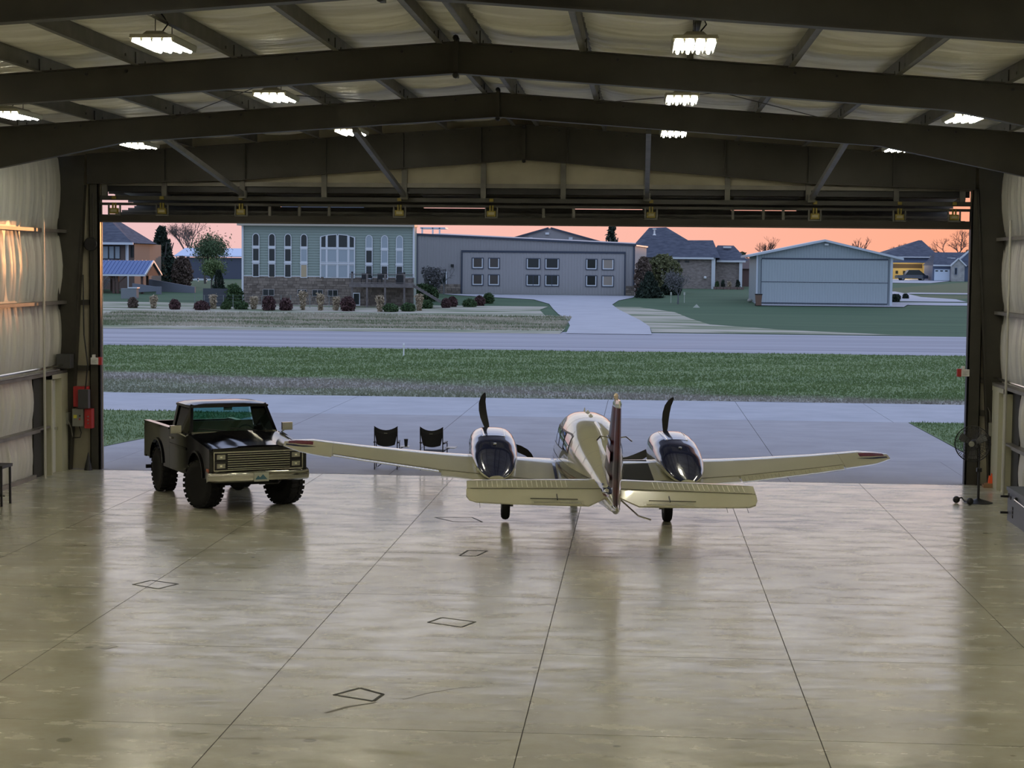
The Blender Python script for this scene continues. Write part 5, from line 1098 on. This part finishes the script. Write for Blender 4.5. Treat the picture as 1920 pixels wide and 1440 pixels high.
# ------------------------------------------------------------------ lifted black pickup (local frame: +y front, +x its right side)
TK=thing('pickup_truck','lifted black square-bodied pickup truck with chrome grille and big mud tires','truck',(-8.0,36.12,0),(0,0,R(210)),local=True)
blk=mat('black_gloss_car_paint',(.004,.004,.005),.08,0,ior=1.65)
flat=mat('underbody_black',(.008,.008,.008),.7)
tint=glassmat('cab_glass',(.62,.78,.76))
leather=mat('tan_vinyl_seat',(.20,.15,.10),.6)
def arch(yc,r,zc,n=10,flip=False): return [(yc+r*cos(pi*k/n),zc+r*.92*sin(pi*k/n)) for k in range(n+1)]
Zb=.66
for s in (-1,1):
    X0,X1=sorted((s*.93,s*1.0))
    a=arch(0,.50,.66)
    MB().prism([(.93,Zb),(.93,1.22),(.90,1.26),(-.62,1.44),(-.66,1.40),(-.66,.60),(-.52,.60)]+[p for p in a[::-1] if p[1]>.6]+[(.52,.66)],'x',X0,X1).build('fender',blk,TK)
    dr=MB().prism([(-.67,.60),(-.67,1.42),(-1.98,1.42),(-1.98,.60)],'x',X0,X1).build('door',blk,TK)
    MB().beam((s*1.012,-.68,1.12),(s*1.012,-1.97,1.12),.012,.05).build('body_crease',blk,dr)
    MB().box(min(s*1.0,s*1.03),max(s*1.0,s*1.03),-1.88,-1.72,1.24,1.28).build('door_handle',chrome,dr)
    ab=arch(-2.98,.50,.66)
    MB().prism([(-1.99,.60),(-1.99,1.42),(-4.02,1.42),(-4.05,1.36),(-4.05,.72),(-3.50,.66)]+ab[::-1][1:-1]+[(-2.46,.66),(-2.46,.60)],'x',X0,X1).build('bed_side',blk,TK)
    MB().box(min(s*.87,s*1.005),max(s*.87,s*1.005),-4.04,-2.05,1.42,1.455).build('bed_rail',blk,TK)
    for yc,nm_ in ((0,'arch_flare'),(-2.98,'arch_flare')):
        o=arch(yc,.54,.66,14); i_=arch(yc,.495,.66,14); mb=MB()
        for k in range(14): mb.hexa([(s*.95,o[k][0],o[k][1]),(s*1.03,o[k][0],o[k][1]),(s*1.03,o[k+1][0],o[k+1][1]),(s*.95,o[k+1][0],o[k+1][1]),(s*.95,i_[k][0],i_[k][1]),(s*1.03,i_[k][0],i_[k][1]),(s*1.03,i_[k+1][0],i_[k+1][1]),(s*.95,i_[k+1][0],i_[k+1][1])])
        mb.build(nm_,blk,TK)
    # cab pillars and side glass
    yb0,yt0,yb1,yt1=-.70,-1.08,-1.98,-1.96; xb_,xt_=s*.90,s*.78
    MB().beam((xb_,yb0,1.42),(xt_,yt0,1.98),.06,.07,up=(0,1,0)).build('windshield_pillar',blk,TK)
    MB().beam((xb_,yb1,1.42),(xt_,yt1,1.98),.06,.14,up=(0,1,0)).build('rear_pillar',blk,TK)
    MB().hexa([(xb_-.006,yb0-.05,1.43),(xb_+.006,yb0-.05,1.43),(xb_+.006,yb1+.06,1.43),(xb_-.006,yb1+.06,1.43),(xt_-.006,yt0-.04,1.96),(xt_+.006,yt0-.04,1.96),(xt_+.006,yt1+.06,1.96),(xt_-.006,yt1+.06,1.96)]).build('side_glass',tint,TK)
    mb=MB(); mb.box(min(s*1.08,s*1.30),max(s*1.08,s*1.30),-.86,-.78,1.44,1.60); m_=mb.build('side_mirror',chrome,TK); MB().box(min(s*1.1,s*1.28),max(s*1.1,s*1.28),-.872,-.862,1.455,1.585).build('mirror_glass',glassd,m_)
    MB().path([(s*.98,-.74,1.36),(s*1.08,-.78,1.42),(s*1.16,-.81,1.46)],.014,6).build('mirror_arm',chrome,TK)
    MB().box(min(s*.94,s*1.012),max(s*.94,s*1.012),.76,.90,.80,.87).build('marker_lamp',mat('amber_lens',(.55,.16,.08),.3),TK)
# hood with a raised centre and creases
hz=lambda x,y: np.interp(y,[-.66,.90],[1.455,1.265])+.035*(1-(x/.95)**2)+(.018 if abs(x)<.42 else 0)-(.02 if abs(x)>.86 else 0)
MB().grid([[(x,y,float(hz(x,y))) for x in (-.93,-.86,-.80,-.44,-.41,-.2,0,.2,.41,.44,.80,.86,.93)] for y in np.linspace(-.50,.93,10)]).build('hood',blk,TK,smooth=60)
MB().box(-.93,.93,.90,.935,1.20,1.275).build('hood_lip',blk,TK)
MB().box(-.92,.92,-.66,-.50,1.38,1.425).build('cowl',flat,TK)
for x in (-.45,.2): MB().path([(x,-.55,1.47),(x+.25,-.60,1.50),(x+.55,-.66,1.52)],.012,5).build('wiper',blackm,TK)
MB().box(-.90,.90,-.60,.88,.70,1.18).build('engine_bay',flat,TK)
MB().box(-.92,.92,-1.98,-.62,.62,1.0).build('cab_floor',flat,TK)
MB().box(-.92,.92,-2.0,-1.95,.62,1.44).build('cab_back',blk,TK)
MB().hexa([(-.90,-.64,1.43),(.90,-.64,1.43),(.90,-.70,1.43),(-.90,-.70,1.43),(-.78,-1.04,1.955),(.78,-1.04,1.955),(.78,-1.07,1.955),(-.78,-1.07,1.955)])
MB().hexa([(-.86,-.69,1.45),(.86,-.69,1.45),(.86,-.70,1.45),(-.86,-.70,1.45),(-.75,-1.06,1.95),(.75,-1.06,1.95),(.75,-1.07,1.95),(-.75,-1.07,1.95)]).build('windshield',tint,TK)
mb=MB(); mb.beam((-.9,-.68,1.44),(.9,-.68,1.44),.04,.04); mb.build('windshield_trim',chrome,TK)
MB().hexa([(-.80,-1.975,1.46),(.80,-1.975,1.46),(.80,-1.985,1.46),(-.80,-1.985,1.46),(-.70,-1.955,1.93),(.70,-1.955,1.93),(.70,-1.965,1.93),(-.70,-1.965,1.93)]).build('rear_window',tint,TK)
rf=[[(x*(.80 if j in(0,6) else .86),y,1.985+(.06*(1-abs(x)**6))*(1-abs(j-3)**5/300)) for x in np.linspace(-1,1,11)] for j,y in enumerate(np.linspace(-1.02,-2.03,7))]
MB().grid(rf).grid([[(p[0],p[1],1.97) for p in r_] for r_ in rf]).loft([[rf[0][k] for k in range(11)],[(p[0],p[1],1.97) for p in rf[0]]],cap=False,closed=False).loft([[rf[6][k] for k in range(11)],[(p[0],p[1],1.97) for p in rf[6]]],cap=False,closed=False).build('cab_roof',blk,TK,smooth=60)
MB().box(-.84,.84,-2.03,-1.0,1.93,1.975).build('roof_drip_rail',blk,TK)
st_=MB().box(-.80,.80,-1.85,-1.35,1.0,1.14).build('bench_seat',leather,TK); MB().hexa([(-.80,-1.78,1.14),(.80,-1.78,1.14),(.80,-1.90,1.14),(-.80,-1.90,1.14),(-.78,-1.86,1.58),(.78,-1.86,1.58),(.78,-1.93,1.58),(-.78,-1.93,1.58)]).build('seat_back',leather,st_)
MB().box(-.86,.86,-1.0,-.66,1.22,1.42).build('dashboard',mat('brown_dash',(.05,.035,.025),.6),TK)
ring=[(-.42+.19*cos(t),-1.18-.05*sin(t),1.36+.19*sin(t)*.9) for t in np.linspace(0,2*pi,17)]
sw_=MB().path(ring,.014,6).build('steering_wheel',blackm,TK); MB().beam((-.42,-1.17,1.36),(-.42,-.95,1.28),.04,.04).build('steering_column',blackm,sw_)
MB().box(-.09,.09,-1.12,-1.10,1.86,1.93).build('rear_view_mirror',mat('bright_mirror',(.85,.86,.85),.1,.3),TK)
# bed
MB().box(-.90,.90,-4.0,-2.02,.92,.96).build('bed_floor',flat,TK); MB().box(-.92,.92,-4.06,-4.0,.78,1.43).build('tailgate',blk,TK); MB().box(-.90,.90,-2.08,-2.03,.9,1.42).build('bed_front',blk,TK)
# grille, lamps, bumper
gr=MB().box(-.92,.92,.86,.93,.83,1.20).build('grille_shell',blackm,TK)
mb=MB(); mb.box(-.92,.92,.93,.955,1.185,1.21); mb.box(-.92,.92,.93,.955,.83,.85); mb.box(-.92,-.90,.93,.955,.85,1.19); mb.box(.90,.92,.93,.955,.85,1.19); mb.build('grille_surround',chrome,gr)
for k in range(7): MB().box(-.64,.64,.93,.975,.872+.046*k,.887+.046*k).build('grille_bar',chrome,gr)
for s in (-1,1):
    for z in (.875,1.05):
        h=MB().box(s*.77-.115,s*.77+.115,.93,.950,z-.01,z+.125).build('headlamp_bezel',blackm,TK); mb=MB(); mb.box(s*.77-.085,s*.77+.085,.950,.960,z+.012,z+.103); mb.build('headlamp_ring',chrome,h); MB().box(s*.77-.07,s*.77+.07,.960,.966,z+.024,z+.091).build('headlamp_lens',mat('headlamp_glass',(.42,.42,.36),.08,.4,coat=1.),h); MB().box(s*.77-.022,s*.77+.022,.966,.969,z+.04,z+.075).build('headlamp_bulb',mat('bulb_reflector',(.8,.78,.6),.2),h)
bm_=MB().loft([[(x,y-(.10 if abs(x)>.95 else 0)-(.0 if abs(x)<.8 else .03),z) for (y,z) in ((1.0,.60),(1.10,.64),(1.12,.72),(1.10,.80),(1.0,.83))] for x in (-1.04,-.98,-.82,0,.82,.98,1.04)]).build('front_bumper',chrome,TK,smooth=40)
lp=MB().box(-.15,.15,1.125,1.135,.62,.80).build('license_plate',mat('pale_plate',(.50,.52,.44),.4),bm_); 
MB().prism([(-.12,.66),(-.03,.76),(.03,.70),(.07,.74),(.13,.66)],'y',1.136,1.139).build('plate_print',mat('plate_blue',(.06,.16,.22),.5),bm_)
MB().box(-.95,.95,-4.25,-4.12,.64,.76).box(-.6,-.5,-4.15,-3.95,.62,.74).box(.5,.6,-4.15,-3.95,.62,.74).build('rear_bumper',chrome,TK)
MB().box(.86,1.05,-3.75,-3.70,.42,.50).build('mud_bracket',blackm,TK)
# running gear
for y in (0,-2.98):
    ax=MB().tube((-.8,y,.475),(.8,y,.475),.05,n=10).build('axle',flat,TK); MB().sphere((.12,y,.475),.16).build('differential',flat,ax)
for s in (-1,1): MB().box(s*.42-.04,s*.42+.04,-4.0,.85,.62,.74).build('frame_rail',flat,TK)
MB().tube((-.7,.25,.50),(.6,.2,.52),.022,n=8).build('steering_link',flat,TK)
MB().path([(-.5,.8,.60),(-.4,.95,.55),(.0,.98,.56)],.02,6).build('tow_hook',blackm,TK)
def wheel(x,y,st=0.):
    s=1 if x>0 else -1; c=Vector((x,y,.475)); ax=Vector((cos(st),sin(st),0)); w=.165
    rim=MB().lathe([(.03,w*.2),(.10,w*.25),(.14,w*.1),(.20,w*.0),(.225,w*.75),(.235,w*.8),(.235,-w*.8),(.1,-w*.8)],c,ax*s,20).build('wheel_rim',flat,TK,smooth=40)
    mb=MB().lathe([(.235,-w*.8),(.30,-w),(.40,-w*1.02),(.452,-w*.85),(.458,0),(.452,w*.85),(.40,w*1.02),(.30,w),(.235,w*.8)],c,ax,40)
    e3=Vector((0,0,1)); e2=ax.cross(e3)
    mb.build('tire',rubber,rim,smooth=40); mb=MB()
    for k in range(26):
        for u in (-1,1):
            a=2*pi*(k+(.5 if u>0 else 0))/26; er=e2*cos(a)+e3*sin(a); et=-e2*sin(a)+e3*cos(a)
            m0=c+ax*(u*w*.62)+er*.462; hx,ht,hr=ax*(w*.40),et*.034,er*.016
            mb.hexa([m0-hx-ht-hr,m0+hx-ht-hr,m0+hx+ht-hr,m0-hx+ht-hr,m0-hx-ht+hr,m0+hx-ht+hr,m0+hx+ht+hr,m0-hx+ht+hr])
    mb.build('tread_lugs',rubber,rim,kind='stuff')
    MB().lathe([(.05,0),(.05,.05),(.03,.06)],c+ax*s*w*.25,ax*s,12).build('hub_cap',greybox,rim)
for x in (-.84,.84):
    wheel(x,0,R(20)); wheel(x,-2.98)

# ------------------------------------------------------------------ camp chairs and cup
def chair(x,y,rz,label):
    t=thing('camp_chair',label,'chair',(x,y,0),(0,0,rz),group='folding camp chairs on the apron',local=True); fab=mat('black_mesh_fabric',(.012,.012,.013),.8)
    # chair faces +y (away from hangar); we see its back
    P=[]
    for j in range(9):
        v=j/8; row=[]
        for i in range(9):
            u=i/8*2-1; w=.26-.02*(1-v)-(.05*(1-v)**2); w+=.02; z=.58+v*.44+(.05*u*u*v)-.03*v*0; z-= (1-u*u)*.045*v; row.append((u*w,-.25-.05*v+.05*(1-u*u)*-1,z+(.04*(u*u)*(1-v))))
        P.append(row)
    b=MB().grid(P).grid([[(p[0],p[1]+.012,p[2]) for p in r_] for r_ in P]).build('backrest',fab,t,smooth=60)
    MB().grid([[(p[0]*1.01,p[1]-.004,p[2]+.004) for p in r_[:]] for r_ in P[6:]]).build('top_band',blackm,b,smooth=60)
    MB().box(-.04,.04,-.372,-.366,.90,.915).build('label_patch',greybox,b)
    MB().hexa([(-.24,-.22,.42),(.24,-.22,.42),(.25,.25,.46),(-.25,.25,.46),(-.24,-.22,.435),(.24,-.22,.435),(.25,.25,.475),(-.25,.25,.475)]).build('seat',fab,t)
    for s in (-1,1):
        MB().path([(s*.27,-.27,.02),(s*.27,-.26,.5),(s*.27,-.31,1.03)],.014,6).build('back_post',blackm,t)
        MB().path([(s*.28,.28,.02),(s*.28,.26,.64),(s*.28,-.24,.66)],.013,6).build('arm_frame',blackm,t)
        MB().path([(s*.27,-.27,.35),(-s*.05,0,.20),(-s*.24,.24,.04)],.011,6).build('cross_brace',blackm,t)
        MB().path([(s*.27,-.27,.03),(s*.27,.0,.05),(s*.27,.27,.03)],.012,6).build('foot_rail',blackm,t)
        MB().box(s*.28-.025,s*.28+.025,-.22,.22,.665,.69).build('armrest',blackm,t)
    MB().box(.31,.54,-.16,.20,.55,.565).build('side_table',mat('grey_table_top',(.42,.43,.45),.35),t)
    MB().path([(.29,-.1,.5),(.40,-.02,.545),(.5,.05,.55)],.01,5).build('table_bracket',blackm,t)
    return t
chair(-6.06,43.05,R(3),'left black folding camp chair, with a cup on its side table')
chair(-4.93,43.05,R(-4),'right black folding camp chair, its side table empty')
c=Vector((-5.60,43.06,.567)); tb=thing('travel_cup','black insulated tumbler standing on the left camp chair table','cup',tuple(c))
MB().lathe([(.035,0),(.048,.15),(.05,.16)],c,(0,0,1),16).build('cup_body',blackm,tb,smooth=50); MB().lathe([(.052,.16),(.05,.175),(.02,.18)],c,(0,0,1),16).build('cup_lid',darkgrey,tb)

# ------------------------------------------------------------------ pedestal fan
fb=Vector((7.17,38.75,0)); FN=thing('pedestal_fan','tall black pedestal fan with a round wire cage by the right door jamb','fan',tuple(fb))
MB().lathe([(.30,0),(.30,.012),(.24,.03),(.05,.08),(.03,.10)],fb,(0,0,1),28).build('base',blackm,FN,smooth=50)
MB().tube(fb+Vector((0,0,.08)),fb+Vector((0,0,.7)),.028,n=12).build('pole',blackm,FN); MB().tube(fb+Vector((0,0,.7)),fb+Vector((0,.0,1.2)),.018,n=12).build('upper_pole',blackm,FN)
MB().box(fb.x-.05,fb.x+.05,fb.y-.05,fb.y+.05,.66,.74).build('height_clamp',blackm,FN)
fc=fb+Vector((-.16,-.10,1.26)); fa=Vector((-.38,-.92,.05)).normalized()
MB().lathe([(.07,.0),(.09,.05),(.09,.20),(.06,.26)],fc-fa*.28,fa,16).build('motor',blackm,FN,smooth=50)
MB().beam(fb+Vector((0,0,1.2)),fc-fa*.15,.04,.05).build('yoke',blackm,FN)
cg=MB(); u_=fa.cross(Vector((0,0,1))).normalized(); v_=u_.cross(fa)
def rp(a,r,h): return fc+fa*h+u_*(r*cos(a))+v_*(r*sin(a))
for r,h in ((.375,0),(.375,.03),(.33,.075),(.25,.10),(.14,.115),(.06,.12),(.33,-.06),(.25,-.08),(.14,-.09)):
    cg.path([rp(2*pi*k/36,r,h) for k in range(37)],.004 if r<.37 else .009,4)
for k in range(48):
    a=2*pi*k/48; cg.path([rp(a,.375,.015),rp(a,.33,.075),rp(a,.2,.108),rp(a,.06,.12)],.0036,3); 
    if k%2: cg.path([rp(a,.375,0),rp(a,.33,-.06),rp(a,.1,-.09)],.0036,3)
cg.build('cage',blackm,FN)
for k in range(3):
    a=2*pi*k/3+.5; P=[[rp(a+d*(.9-.4*q),.08+.24*q,(d*.06)) for d in np.linspace(-.55,.55,5)] for q in (0,.3,.6,.85,1)]
    MB().grid(P).build('fan_blade',mat('dull_aluminium_blade',(.13,.13,.13),.45,.5),FN,smooth=60)
MB().lathe([(.06,.12),(.06,.135),(.03,.14)],fc,fa,16).build('badge',greybox,FN)
# tow bar / wheels beside the fan
t=thing('hand_dolly','small black two-knobbed hand roller lying on the floor left of the fan','roller',(6.85,38.7,0))
MB().sphere((6.69,38.62,.075),.075,14,10).build('knob',blackm,t,smooth=60); MB().sphere((6.93,38.36,.075),.075,14,10).build('knob',blackm,t,smooth=60)
MB().path([(6.69,38.62,.09),(6.80,38.62,.12),(6.84,38.5,.06),(6.93,38.36,.07)],.018,6).build('bent_bar',blackm,t)
# orange cup & lumber by the right corner
lone(MB().box(7.78,8.10,41.45,41.65,0,.07).box(7.82,8.05,41.45,41.62,.07,.10),'lumber_scrap',mat('raw_lumber',(.30,.17,.09),.8),'short pieces of raw lumber on the floor in the right corner','lumber')
t=thing('orange_bucket','small orange plastic scoop standing on the lumber in the right corner','scoop',(7.98,41.54,.10)); MB().hexa([(7.90,41.47,.10),(8.06,41.47,.10),(8.06,41.61,.10),(7.90,41.61,.10),(7.92,41.5,.27),(8.06,41.5,.24),(8.06,41.6,.24),(7.92,41.6,.27)]).build('scoop_body',orange,t); MB().box(7.96,8.04,41.52,41.56,.24,.32).build('handle',orange,t)
# steel tool chest at the right edge
t=thing('steel_cabinet','blue-grey steel job chest at the right edge of the floor','cabinet',(7.7,34.3,0)); bg_=mat('blue_grey_steel',(.10,.115,.15),.5,.3)
MB().box(7.25,8.0,32.6,36.1,.0,.60).build('body',bg_,t); MB().box(7.23,8.02,32.55,36.13,.60,.67).build('lid',bg_,t)
for y,z in ((36.0,.52),(35.8,.48),(35.6,.30),(35.6,.22),(35.6,.14)): MB().box(7.235,7.252,y-.05,y+.05,z-.03,z+.03).build('slot',blackm,t)
MB().lathe([(.04,0),(.04,.05)],(7.25,35.2,.52),(-1,0,0),12).build('latch_knob',blackm,t); MB().tube((7.2,35.2,.52),(7.2,33.0,.45),.012,n=6).build('latch_rod',chrome,t)
for z in (.48,.16): MB().box(7.10,7.25,36.02,36.06,z-.02,z+.02).build('end_lug',blackm,t)

# ------------------------------------------------------------------ left wall: door, conduit, control boxes
D=struct('door_2','white personnel door in a cream frame in the left wall',(XL,41,0))
MB().box(XL+.03,XL+.07,40.74,41.40,0,2.15).build('door_leaf',whitep,D)
mb=MB(); mb.box(XL,XL+.22,40.66,40.74,0,2.3); mb.box(XL,XL+.22,40.66,41.86,2.2,2.3); mb.build('door_frame',cream,D)
MB().box(XL,XL+.22,41.40,41.86,0,2.2).build('door_jamb_panel',cream,D)
MB().lathe([(.03,0),(.03,.06),(.05,.07)],(XL+.07,41.33,1.02),(1,0,0),12).build('door_handle',chrome,D)
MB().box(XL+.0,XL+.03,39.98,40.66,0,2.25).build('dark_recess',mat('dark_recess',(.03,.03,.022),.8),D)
MB().box(XL+.0,XL+.2,39.93,40.66,1.10,1.14).build('girt',girt,D)
MB().box(XL+.0,XL+.10,36,39.95,0,.09).build('baseboard',girt,D)
pole=lone(MB().tube((XL+.30,39.95,0),(XL+.30,39.95,6.4),.028,n=10),'conduit_pole',mat('pale_conduit',(.48,.47,.42),.4),'thin pale vertical conduit pole standing before the left wall insulation','conduit')
t=thing('conduit_run','pair of galvanized conduits running along the left wall above the door','conduit',(XL+.25,38,2.5)); MB().tube((XL+.235,30,2.48),(XL+.235,41.5,2.50),.03,n=8).build('conduit',chrome,t); MB().tube((XL+.235,30,2.38),(XL+.235,41.2,2.40),.022,n=8).build('conduit',girt,t); MB().box(XL+.1,XL+.42,41.4,41.7,2.42,2.75).build('junction_box',darkgrey,t)
t=thing('cord_reel_box','red reel housing with a dark grey motor box on the left door column','electrical box',(-13.1,41.85,1.6)); MB().box(-13.30,-12.98,41.7,41.95,1.50,1.98).build('red_housing',red,t); MB().box(-13.14,-12.90,41.55,41.72,1.48,1.92).build('motor_box',darkgrey,t)
t=thing('control_box','grey control box with a yellow sticker on the left door column','electrical box',(-13.2,41.85,1.25)); MB().box(-13.30,-13.05,41.62,41.86,1.05,1.46).build('enclosure',greybox,t); MB().box(-13.27,-13.19,41.612,41.622,1.24,1.32).build('yellow_sticker',mat('sticker_yellow',(.6,.55,.05),.5),t); MB().lathe([(.02,0),(.02,.02)],(-13.12,41.62,1.30),(0,-1,0),10).build('push_button',blackm,t); MB().lathe([(.02,0),(.02,.02)],(-13.12,41.62,1.22),(0,-1,0),10).build('push_button',red,t)
t=thing('red_switch_box','red switch box with two buttons beside the grey control box','electrical box',(-12.93,41.85,1.2)); MB().box(-13.03,-12.86,41.68,41.90,1.0,1.46).build('enclosure',red,t); 
for z in (1.12,1.2,1.28): MB().lathe([(.018,0),(.018,.02)],(-12.94,41.68,z),(0,-1,0),8).build('push_button',greybox,t)
lone(MB().path([(-13.08,41.8,4.6),(-13.05,41.75,3.2),(-12.95,41.7,2.5),(-13.0,41.7,2.0),(-13.02,41.7,1.9)],.016,6),'power_cable',blackm,'black cable hanging down to the motor box on the left column','cable')
lone(MB().path([(-13.2,41.8,1.06),(-13.12,41.72,.9),(-13.15,41.72,.78),(-13.35,41.78,.76)],.012,6),'power_cable',blackm,'short looped black cable under the grey control box','cable')
t=thing('wall_outlet','small grey outlet box with conduit low on the left column','outlet',(-13.45,41.8,1.2)); MB().box(-13.56,-13.42,41.7,41.9,1.08,1.36).build('outlet_box',greybox,t); MB().path([(-13.45,41.72,1.2),(-13.36,41.72,1.0),(-13.33,41.72,.8)],.014,6).build('flex_conduit',girt,t)
def sensor(x,s,lb):
    t=thing('door_sensor',lb,'sensor',(x,41.9,2.58)); MB().box(x-.08,x+.10,41.80,41.90,2.50,2.66).build('white_face',whitel,t); MB().box(x+s*.12-.05,x+s*.12+.05,41.82,41.92,2.49,2.67).build('red_shield',red,t); MB().box(x-.06,x,41.84,41.93,2.66,2.73).build('bracket',whitel,t)
    MB().box(x-.05,x+.06,41.795,41.80,2.60,2.605).box(x-.05,x+.03,41.795,41.80,2.57,2.575).box(x-.05,x+.05,41.795,41.80,2.54,2.545).build('printed_lines',greybox,t)
sensor(-12.83,1,'white and red door sensor on the left door jamb'); sensor(7.36,-1,'white and red door sensor on the right door jamb')
lone(MB().lathe([(.0,0),(.10,.0),(.05,.22),(.01,.42)],(-12.98,41.8,0),(0,0,1),10),'folded_bag',blackm,'small black folded bag leaning at the foot of the left jamb','bag')
# right wall door and pipes
D=struct('door_3','cream personnel door frame in the right wall',(XR,41,0))
MB().box(XR-.22,XR,41.0,41.75,0,2.2).build('door_jamb_panel',cream,D); mb=MB(); mb.box(XR-.22,XR,40.42,40.5,0,2.3); mb.box(XR-.22,XR,40.42,41.8,2.2,2.3); mb.build('door_frame',cream,D); MB().box(XR-.07,XR-.03,40.5,41.0,0,2.15).build('door_leaf',whitep,D)
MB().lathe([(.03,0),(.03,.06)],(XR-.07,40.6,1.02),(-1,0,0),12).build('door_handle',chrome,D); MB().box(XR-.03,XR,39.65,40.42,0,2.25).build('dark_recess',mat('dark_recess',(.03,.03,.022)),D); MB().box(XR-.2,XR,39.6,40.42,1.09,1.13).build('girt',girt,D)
lone(MB().tube((XR-.30,39.85,0),(XR-.30,39.85,6.0),.028,n=10),'conduit_pole',mat('pale_conduit',(.48,.47,.42)),'thin pale vertical conduit pole before the right wall','conduit')
t=thing('wall_outlet','small grey switch box with conduit on the right column','outlet',(7.98,41.8,1.3)); MB().box(7.92,8.04,41.72,41.9,1.15,1.45).build('outlet_box',greybox,t); MB().path([(7.96,41.8,1.45),(7.94,41.8,1.7),(7.9,41.85,1.8)],.012,6).build('flex_conduit',girt,t)
lone(MB().tube((XR-.235,30,2.48),(XR-.235,41.5,2.5),.03,n=8),'conduit_run',chrome,'galvanized conduit running along the right wall above the door','conduit')
# black stand cut by the left edge
g0=gnd(3,950); t=thing('metal_stand','black steel stand cut off by the left edge of the picture','stand',(g0.x-.3,g0.y,0))
for dx in (0,-.6):
    for dy in (0,.5): MB().box(g0.x+dx-.02,g0.x+dx+.02,g0.y+dy-.02,g0.y+dy+.02,0,.80).build('leg',blackm,t)
MB().box(g0.x-.65,g0.x+.04,g0.y-.05,g0.y+.55,.76,.82).build('top',blackm,t); MB().box(g0.x-.62,g0.x+.07,g0.y-.02,g0.y+.02,.20,.24).build('rung',greybox,t)
# ------------------------------------------------------------------ tape outlines and marks on the floor
tape=mat('dark_grey_tape',(.055,.055,.045),.7)
def tapebox(c,w,lb):
    t=thing('tape_outline',lb,'floor marking',(sum(p[0] for p in c)/4,sum(p[1] for p in c)/4,0))
    for k in range(4):
        p,q=Vector((*c[k],.0015)),Vector((*c[(k+1)%4],.0015)); MB().beam(p,q,w,.002).build('tape_strip',tape,t)
tapebox([(-7.68,26.93),(-7.51,27.33),(-7.02,27.06),(-7.21,26.62)],.035,'taped square outline on the floor, leftmost, lying across a slab joint')
tapebox([(-2.87,24.54),(-2.72,24.90),(-2.23,24.65),(-2.38,24.26)],.035,'taped square outline on the floor left of the centre joint, middle distance')
tapebox([(-3.44,20.22),(-3.20,20.59),(-2.89,20.31),(-2.95,19.97)],.045,'nearest and boldest taped square outline on the floor')
tapebox([(-3.02,30.32),(-2.93,30.92),(-2.60,30.90),(-2.73,30.32)],.035,'small taped square outline just behind the left tailplane tip')
tapebox([(-3.97,34.93),(-3.55,34.39),(-2.99,34.40),(-3.25,35.03)],.03,'faint taped outline on the floor left of the left main wheel')
def scuff(pts,w,lb):
    Pn=[Vector((p[0],p[1],.001)) for p in pts]; mb=MB(); L_=[];Rr=[]
    for i,p in enumerate(Pn):
        d=(Pn[min(i+1,len(Pn)-1)]-Pn[max(i-1,0)]).normalized(); n_=Vector((-d.y,d.x,0)); ww=w*(.3+.7*sin(pi*(i+.5)/len(Pn))); L_.append(p+n_*ww);Rr.append(p-n_*ww)
    lone(MB().grid([L_,Rr]),'floor_scuff',mat('scuff_grey',(.16,.15,.12),.7),lb,'floor stain')
scuff([gnd(*p) for p in ((610,1337),(650,1326),(705,1317))],.03,'dark smudge on the floor just below the nearest taped square')
scuff([gnd(*p) for p in ((755,1312),(800,1300),(860,1290),(905,1288))],.008,'thin dark curved scratch right of the nearest taped square')
scuff([gnd(*p) for p in ((188,1215),(200,1217),(220,1212))],.02,'dark comma-shaped mark on the floor near the left joint')

# added unseen barn past the right edge of the view, blocks the low sun
t=thing('added_sun_blocker','added unseen barn that blocks the low sun, beyond the right edge of the view','barn',(58,229,2)); sl=mat('slate_metal_wall',(.075,.085,.125))
MB().box(46,76,225,233,1.5,6.4).build('wall',sl,t); MB().prism([(224.5,6.5),(233.5,6.5),(229,8.3)],'x',45.5,76.5).build('roof',shing,t)
